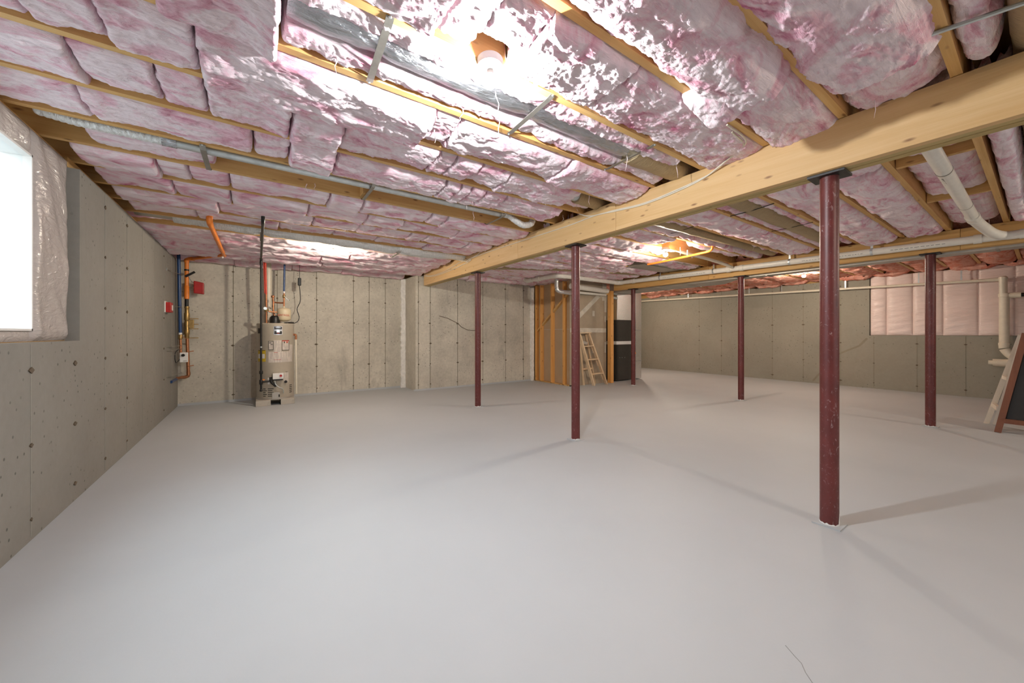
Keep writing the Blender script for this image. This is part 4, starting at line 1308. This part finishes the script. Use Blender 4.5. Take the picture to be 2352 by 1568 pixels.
# pressure relief discharge pipe
t = thing('relief_pipe', 'thin cream discharge pipe down the right side of water heater', 'pipe', (.53, 7.0, .1))
MB().tube([(.53, 7.0, .13), (.522, 7.0, 1.03)], .0135, 14).finish('tube', 'pvc', t, True)
MB().tube(smooth_path([(.522, 7.0, 1.02), (.522, 7.0, 1.08), (.515, 7.005, 1.095), (.485, 7.02, 1.10)], 5), .018, 14).finish('copper_elbow', 'copper', t, True)

# expansion tank
t = thing('expansion_tank', 'small cream expansion tank above the water heater', 'tank', (.36, 7.1, 1.31))
prof = [(.02, 0), (.06, .006), (.09, .024), (.10, .05), (.10, .17), (.094, .195), (.07, .213), (.03, .222), (.014, .225), (.014, .25)]
MB().lathe((.361, 7.1, 1.315), prof, 36).finish('tank_shell', 'tank', t, True)
MB().lathe((.361, 7.1, 1.385), [(.1008, 0), (.1015, .004), (.1015, .008), (.1008, .012)], 36).finish('seam_ring', 'tank', t, True)
def text(body, size, loc, rot, mat, parent, name):
    cu = bpy.data.curves.new(name, 'FONT')
    cu.body = body; cu.size = size; cu.align_x = 'CENTER'; cu.extrude = 0.0004
    cu.materials.append(M[mat])
    o = bpy.data.objects.new(name, cu)
    COL.objects.link(o)
    bpy.context.view_layer.update()
    me = bpy.data.meshes.new_from_object(o.evaluated_get(bpy.context.evaluated_depsgraph_get()))
    bpy.data.objects.remove(o)
    if not me.materials: me.materials.append(M[mat])
    o = bpy.data.objects.new(name, me)
    COL.objects.link(o); o['kind'] = 'stuff'
    if parent: o.parent = parent; o.location = Vector(loc) - Vector(parent.location)
    else: o.location = loc
    o.rotation_euler = rot
    return o
text('AMTROL', .042, (.352, 7.1 - .1025, 1.40), (PI / 2, 0, 0), 'red_ink', t, 'tank_lettering')

# plumbing above the heater
t = thing('cold_water_line', 'blue tube and copper valve feeding the expansion tank', 'pipe', (.36, 7.12, 1.5))
MB().tube([(.372, 7.12, 2.36), (.362, 7.12, 1.80)], .0145, 14).finish('blue_tube', 'pex_blue', t, True)
MB().tube([(.362, 7.12, 1.81), (.362, 7.12, 1.78)], .017, 14).finish('white_collar', 'white', t, True)
MB().tube([(.362, 7.12, 1.79), (.362, 7.12, 1.565)], .0125, 14).finish('copper_tube', 'copper', t, True)
MB().lathe((.362, 7.12, 1.70), [(.014, 0), (.021, .008), (.021, .045), (.014, .055)], 14).finish('ball_valve', 'brass', t, True)
MB().bar((.362, 7.095, 1.73), (.43, 7.09, 1.66), .008, .004).finish('valve_handle', 'galv', t)
MB().tube(smooth_path([(.36, 7.12, 1.62), (.30, 7.14, 1.62), (.24, 7.16, 1.625), (.215, 7.16, 1.64), (.21, 7.16, 1.72)], 5), .0125, 12).finish('copper_branch', 'copper', t, True)
MB().lathe((.21, 7.16, 1.70), [(.022, 0), (.026, .01), (.026, .03), (.015, .04)], 14).finish('copper_cap', 'copper', t, True)
MB().tube(smooth_path([(.215, 7.16, 1.63), (.22, 7.14, 1.45), (.25, 7.12, 1.36), (.25, 7.1, 1.26)], 5), .0125, 12).finish('copper_drop', 'copper', t, True)
t = thing('hot_water_line', 'red tubes joining copper pipe with valve on heater top', 'pipe', (.11, 7.05, 1.27))
MB().tube([(.105, 7.06, 2.36), (.118, 7.06, 1.74)], .013, 14).finish('red_tube', 'pex_red', t, True)
MB().tube([(.085, 7.08, 2.36), (.10, 7.07, 1.76)], .010, 12).finish('red_tube', 'pex_red', t, True)
MB().tube([(.118, 7.06, 1.76), (.122, 7.06, 1.27)], .0125, 14).finish('copper_tube', 'copper', t, True)
MB().lathe((.122, 7.06, 1.46), [(.018, 0), (.028, .012), (.028, .05), (.018, .06)], 14).finish('mixing_valve', 'brass', t, True)
MB().lathe((.105, 7.02, 1.515), [(.024, 0), (.026, .008), (.022, .014)], 16, 'y').finish('gauge', 'galv', t, True)
MB().bar((.13, 7.03, 1.47), (.20, 7.02, 1.42), .012, .006).finish('valve_handle', 'galv', t)
MB().tube([(.13, 7.06, 1.47), (.27, 7.08, 1.46)], .012, 12).finish('copper_cross', 'copper', t, True)
MB().lathe((.235, 7.08, 1.275), [(.07, 0), (.07, .10), (.045, .13)], 20).finish('vent_hood', 'black', t, True)
o = pipe('vent_pvc', [(.157, 7.42, 2.36), (.157, 7.42, 1.05)], .044, 'pvc', 'upright cream plastic pipe against the wall behind heater', n=20)
t = thing('power_cord', 'black power cord with plug hanging right of the expansion tank', 'cord', (.6, 7.2, 1.3))
MB().box(.565, .615, 7.18, 7.22, 1.93, 2.06).finish('plug_box', 'black_rubber', t, bevel=.01)
MB().tube([(.59, 7.2, 2.36), (.59, 7.2, 2.05)], .004, 8).finish('cord_upper', 'black_rubber', t, True)
MB().tube(smooth_path([(.585, 7.2, 1.94), (.60, 7.2, 1.80), (.60, 7.2, 1.66), (.555, 7.2, 1.53), (.585, 7.2, 1.40), (.56, 7.18, 1.32), (.48, 7.15, 1.285), (.36, 7.0, 1.29), (.42, 7.05, 1.30), (.50, 7.1, 1.30), (.40, 7.08, 1.285)], 7), .006, 8).finish('cord', 'black_rubber', t, True)

# ------------------------------------------------------------------ sprinkler / water entry on the left of the back wall
RXx, RYy = -0.885, 7.44
t = thing('sprinkler_riser', 'orange sprinkler riser turning into brass and copper pipe in the corner', 'pipe', (RXx, RYy, .45))
MB().tube(dense([(RXx, RYy, 2.27), (RXx, RYy, 1.66)], .3), .026, 18).finish('orange_upright', 'orange', t, True)
MB().tube(smooth_path([(RXx, RYy, 2.20), (RXx, RYy, 2.25), (RXx + .03, RYy - .01, 2.262), (RXx + .09, RYy - .03, 2.262)], 5), .030, 18).finish('elbow', 'orange', t, True)
MB().tube([(RXx + .08, RYy - .03, 2.262), (-.40, 6.72, 2.247)], .024, 16).finish('orange_crossing', 'orange', t, True)
MB().tube([(-.39, 6.75, 2.245), (-.395, 6.0, 2.245), (-.40, 4.90, 2.25)], .024, 16).finish('orange_ceiling_run', 'orange', t, True)
MB().tube(smooth_path([(-.40, 4.94, 2.25), (-.40, 4.87, 2.255), (-.40, 4.84, 2.28), (-.40, 4.84, 2.40)], 5), .028, 16).finish('elbow', 'orange', t, True)
MB().tube([(-.41, 6.73, 2.20), (-.41, 6.73, 2.26)], .012, 10).finish('white_clip', 'white', t, True)
for y in (5.6, 6.4):
    MB().lathe((-.395, y, 2.245), [(.0265, 0), (.0265, .02)], 16, 'y').finish('pipe_ring', 'orange', t, True)
MB().lathe((RXx, RYy, 1.64), [(.02, 0), (.031, .006), (.031, .2), (.024, .21)], 18).finish('flow_switch_sleeve', 'orange', t, True)
MB().lathe((RXx, RYy, 2.07), [(.029, 0), (.029, .025)], 16).finish('pipe_clamp', 'black', t, True)
MB().bar((RXx - .01, RYy - .035, 1.98), (RXx + .10, RYy - .045, 2.06), .03, .012, (0, 1, 0)).finish('black_lever', 'black', t)
MB().lathe((RXx, RYy, 1.52), [(.024, 0), (.024, .12)], 16).finish('black_coupling', 'black', t, True)
MB().lathe((RXx + .003, RYy, 1.04), [(.022, 0), (.028, .01), (.028, .06), (.034, .07), (.034, .13), (.027, .14), (.031, .20), (.031, .26), (.026, .27), (.034, .29), (.034, .38), (.027, .40), (.027, .46), (.032, .47), (.030, .49)], 18).finish('check_valve', 'brass', t, True)
MB().box(RXx + .02, RXx + .085, RYy - .03, RYy + .02, 1.20, 1.33).finish('valve_body', 'brass', t, bevel=.006)
for z in (1.05, 1.19, 1.26, 1.345):
    MB().bar((RXx + .03, RYy - .01, z), (RXx + .14, RYy - .015, z), .012, .012).finish('test_cock', 'brass', t)
MB().tube(dense([(RXx + .006, RYy, 1.06), (RXx + .02, RYy, .50)], .2), .021, 16).finish('copper_upright', 'copper', t, True)
MB().tube(smooth_path([(RXx + .02, RYy, .53), (RXx + .018, RYy, .475), (RXx - .02, RYy, .455), (RXx - .06, RYy, .455)], 5), .024, 16).finish('elbow', 'copper', t, True)
MB().tube([(RXx - .05, RYy, .455), (-1.0, 7.44, .44)], .02, 14).finish('copper_tail', 'copper', t, True)
MB().tube([(-0.985, 7.30, .44), (-1.0, 7.0, .435)], .019, 14).finish('blue_tail', 'pex_blue', t, True)
for z in (.84, .62):
    MB().bar((RXx + .02, RYy - .02, z), (RXx + .085, RYy - .02, z + .01), .014, .014).finish('test_cock', 'copper', t)
t = thing('blue_supply', 'dark blue water tube running down beside the orange riser', 'pipe', (-.95, 7.36, .7))
bx_ = -0.955
MB().tube([(bx_ - .012, 7.36, 2.36), (bx_ + .008, 7.36, 1.13)], .021, 16).finish('blue_tube', 'pex_blue', t, True)
MB().lathe((bx_ + .008, 7.36, 1.10), [(.020, 0), (.020, .03)], 14).finish('white_collar', 'white', t, True)
MB().lathe((bx_ + .01, 7.36, 1.03), [(.016, 0), (.026, .01), (.026, .06), (.018, .075)], 14).finish('ball_valve', 'brass', t, True)
MB().bar((bx_ + .03, 7.33, 1.07), (bx_ + .10, 7.33, 1.03), .01, .006).finish('valve_handle', 'copper', t)
MB().tube([(bx_ + .01, 7.36, 1.04), (bx_ + .014, 7.36, .78)], .017, 14).finish('copper_tube', 'copper', t, True)
t = thing('control_box', 'small white box with dark dial on copper pipe in corner', 'control box', (-.93, 7.33, .64))
MB().box(-.945, -.853, 7.28, 7.33, .69, .835).finish('box_body', 'white', t, bevel=.006)
MB().lathe((-.905, 7.262, .795), [(.018, 0), (.021, .008), (.021, .02)], 18, 'y').finish('dial', 'black', t, True)
MB().bar((-.905, 7.279, .71), (-.865, 7.279, .712), .002, .008).finish('box_print', 'strap', t)
MB().tube(smooth_path([(-.945, 7.31, .74), (-.975, 7.25, .69), (-.985, 7.2, .74), (-.98, 7.2, .84), (-.95, 7.3, .89)], 5), .005, 8).finish('loop_cable', 'black_rubber', t, True)
t = thing('wall_anchors', 'thin steel pipe anchors between left wall and corner pipes', 'bracket', (-.97, 7.2, 1))
for z in (1.985, 1.50, .93, .88, .52):
    MB().tube([(XL, 6.75, z), (-.93, 7.36, z + .01)], .004, 8).finish('anchor_rod', 'strap', t, True)
MB().lathe((XL - .002, 6.74, 1.985), [(.02, 0), (.02, .01)], 10, 'x').finish('anchor_plate', 'galv', t, True)
t = thing('alarm_box', 'red fire alarm box sticking out beside the orange riser', 'alarm', (-.73, 7.43, 1.75))
MB().hexa([(-.80, 7.39, 1.735), (-.68, 7.39, 1.725), (-.68, 7.47, 1.725), (-.80, 7.47, 1.735)], [(-.80, 7.39, 1.925), (-.68, 7.39, 1.90), (-.68, 7.47, 1.90), (-.80, 7.47, 1.925)]).finish('box_body', 'red_box', t, bevel=.01)
for z in (1.80, 1.84):
    MB().tube([(RXx + .02, 7.44, z), (-.79, 7.43, z)], .008, 10).finish('stem', 'strap', t, True)
MB().tube(smooth_path([(RXx + .02, 7.42, 2.0), (RXx + .05, 7.42, 1.93), (-.80, 7.42, 1.89)], 5), .005, 8).finish('conduit', 'strap', t, True)
t = thing('red_wall_box', 'small red and white box on the left wall near corner', 'alarm', (-1.0, 6.72, 1.43))
MB().box(XL, XL + .01, 6.60, 6.80, 1.40, 1.545).finish('back_plate', 'white', t)
MB().box(XL + .01, XL + .06, 6.62, 6.78, 1.40, 1.535).finish('box_body', 'red_box', t, bevel=.006)
MB().box(XL + .06, XL + .062, 6.70, 6.77, 1.43, 1.50).finish('white_sticker', 'white', t)

# ------------------------------------------------------------------ right wall drain and easel
def zr(y): return 2.022 + (y - 0.42) * 0.0195
t = thing('wall_drain', 'thin cream PVC pipe along the right wall dropping in a stack', 'pipe', (10.2, 3, 2))
XW = 10.21
MB().tube(dense([(XW, 7.4, zr(7.4)), (XW, 0.48, zr(.48))], .6), .024, 14).finish('pipe_run', 'pvc', t, True)
MB().tube([(XW, .55, zr(.5)), (XW, .38, zr(.4))], .03, 14).finish('coupling', 'pvc', t, True)
MB().lathe((XW - .02, .395, 1.75), [(.045, 0), (.045, .27), (.05, .275), (.05, .30), (.03, .32)], 18).finish('stack_top', 'pvc', t, True)
MB().lathe((XW - .02, .385, .92), [(.062, 0), (.062, .04), (.055, .045), (.055, .80), (.064, .805), (.064, .86)], 20).finish('stack', 'pvc', t, True)
MB().tube([(XW - .02, .385, 1.745), (XW - .02, .22, 1.745)], .045, 16).finish('side_inlet', 'pvc', t, True)
MB().tube([(XW - .02, .22, 1.745), (XW - .02, .10, 1.748)], .032, 14).finish('dark_adapter', 'black', t, True)
MB().tube([(XW - .02, .10, 1.748), (XW - .02, -.6, 1.76)], .04, 14).finish('side_pipe', 'pvc', t, True)
MB().tube(smooth_path([(XW - .02, .385, .95), (XW - .02, .38, .86), (XW - .03, .32, .76), (XW - .04, .24, .71)], 6), .058, 18).finish('elbow', 'pvc', t, True)
MB().tube([(XW - .05, .50, .63), (XW - .05, .30, .63)], .062, 18).finish('cleanout', 'pvc', t, True)
MB().tube([(XW - .05, .545, .63), (XW - .05, .50, .63)], .035, 8).finish('cleanout_plug', 'pvc', t)
MB().tube([(XW - .05, .31, .63), (XW - .05, -.8, .62)], .055, 18).finish('lower_run', 'pvc', t, True)
for y in (6.55, 5.85, 4.25, 3.55, 2.4, 1.35, .84):
    MB().bar((XW + .01, y, zr(y) - .026), (XW + .01, y, ZW + .01), .02, .003, (1, 0, 0)).finish('hanger_strap', 'galv', t)
struct(MB().box(XR - .02, XR + .05, 7.5, 7.52, 0, 2.2).finish('trim_3', 'concrete_right'))

t = thing('easel', 'pale wooden folding easel with dark brown framed board at right', 'easel', (7.1, .2, 0))
def tp(a, b, w, h, name, mat, up=(1, 0, 0)): MB().bar(a, b, w, h, up).finish(name, mat, t)
ap = Vector((7.13, .115, 1.12))
tp((7.46, .415, 0), (7.16, .155, 1.1), .045, .022, 'leg', 'easel')
tp((7.46, -.55, 0), (7.16, -.35, 1.1), .045, .022, 'leg', 'easel')
tp((7.04, .33, .06), (7.12, .14, 1.1), .035, .02, 'leg', 'easel')
tp((7.395, .36, .25), (7.07, .31, .25), .028, .05, 'side_stay', 'easel', (0, 0, 1))
tp((7.30, .28, .6), (7.09, .24, .6), .028, .04, 'side_stay', 'easel', (0, 0, 1))
tp((7.41, .37, .2), (7.41, -.5, .2), .04, .02, 'cross_rung', 'easel')
# framed board: left stile, right stile, rails, panel
c = [Vector((6.89, .305, 0)), Vector((7.10, .125, 1.12)), Vector((7.10, -.38, 1.12)), Vector((6.89, -.55, 0))]
tp(c[0], c[1], .05, .03, 'frame_stile', 'easel_brown'); tp(c[3], c[2], .05, .03, 'frame_stile', 'easel_brown')
tp(c[1], c[2], .05, .03, 'frame_rail', 'easel_brown')
a, b = c[0].lerp(c[1], .12), c[3].lerp(c[2], .12)
tp(a, b, .05, .03, 'frame_rail', 'easel_brown')
n = Vector((.018, 0, 0))
MB().hexa([a + n, b + n, c[2] + n, c[1] + n], [a + n * 1.8, b + n * 1.8, c[2] + n * 1.8, c[1] + n * 1.8]).finish('dark_panel', 'blackboard', t)
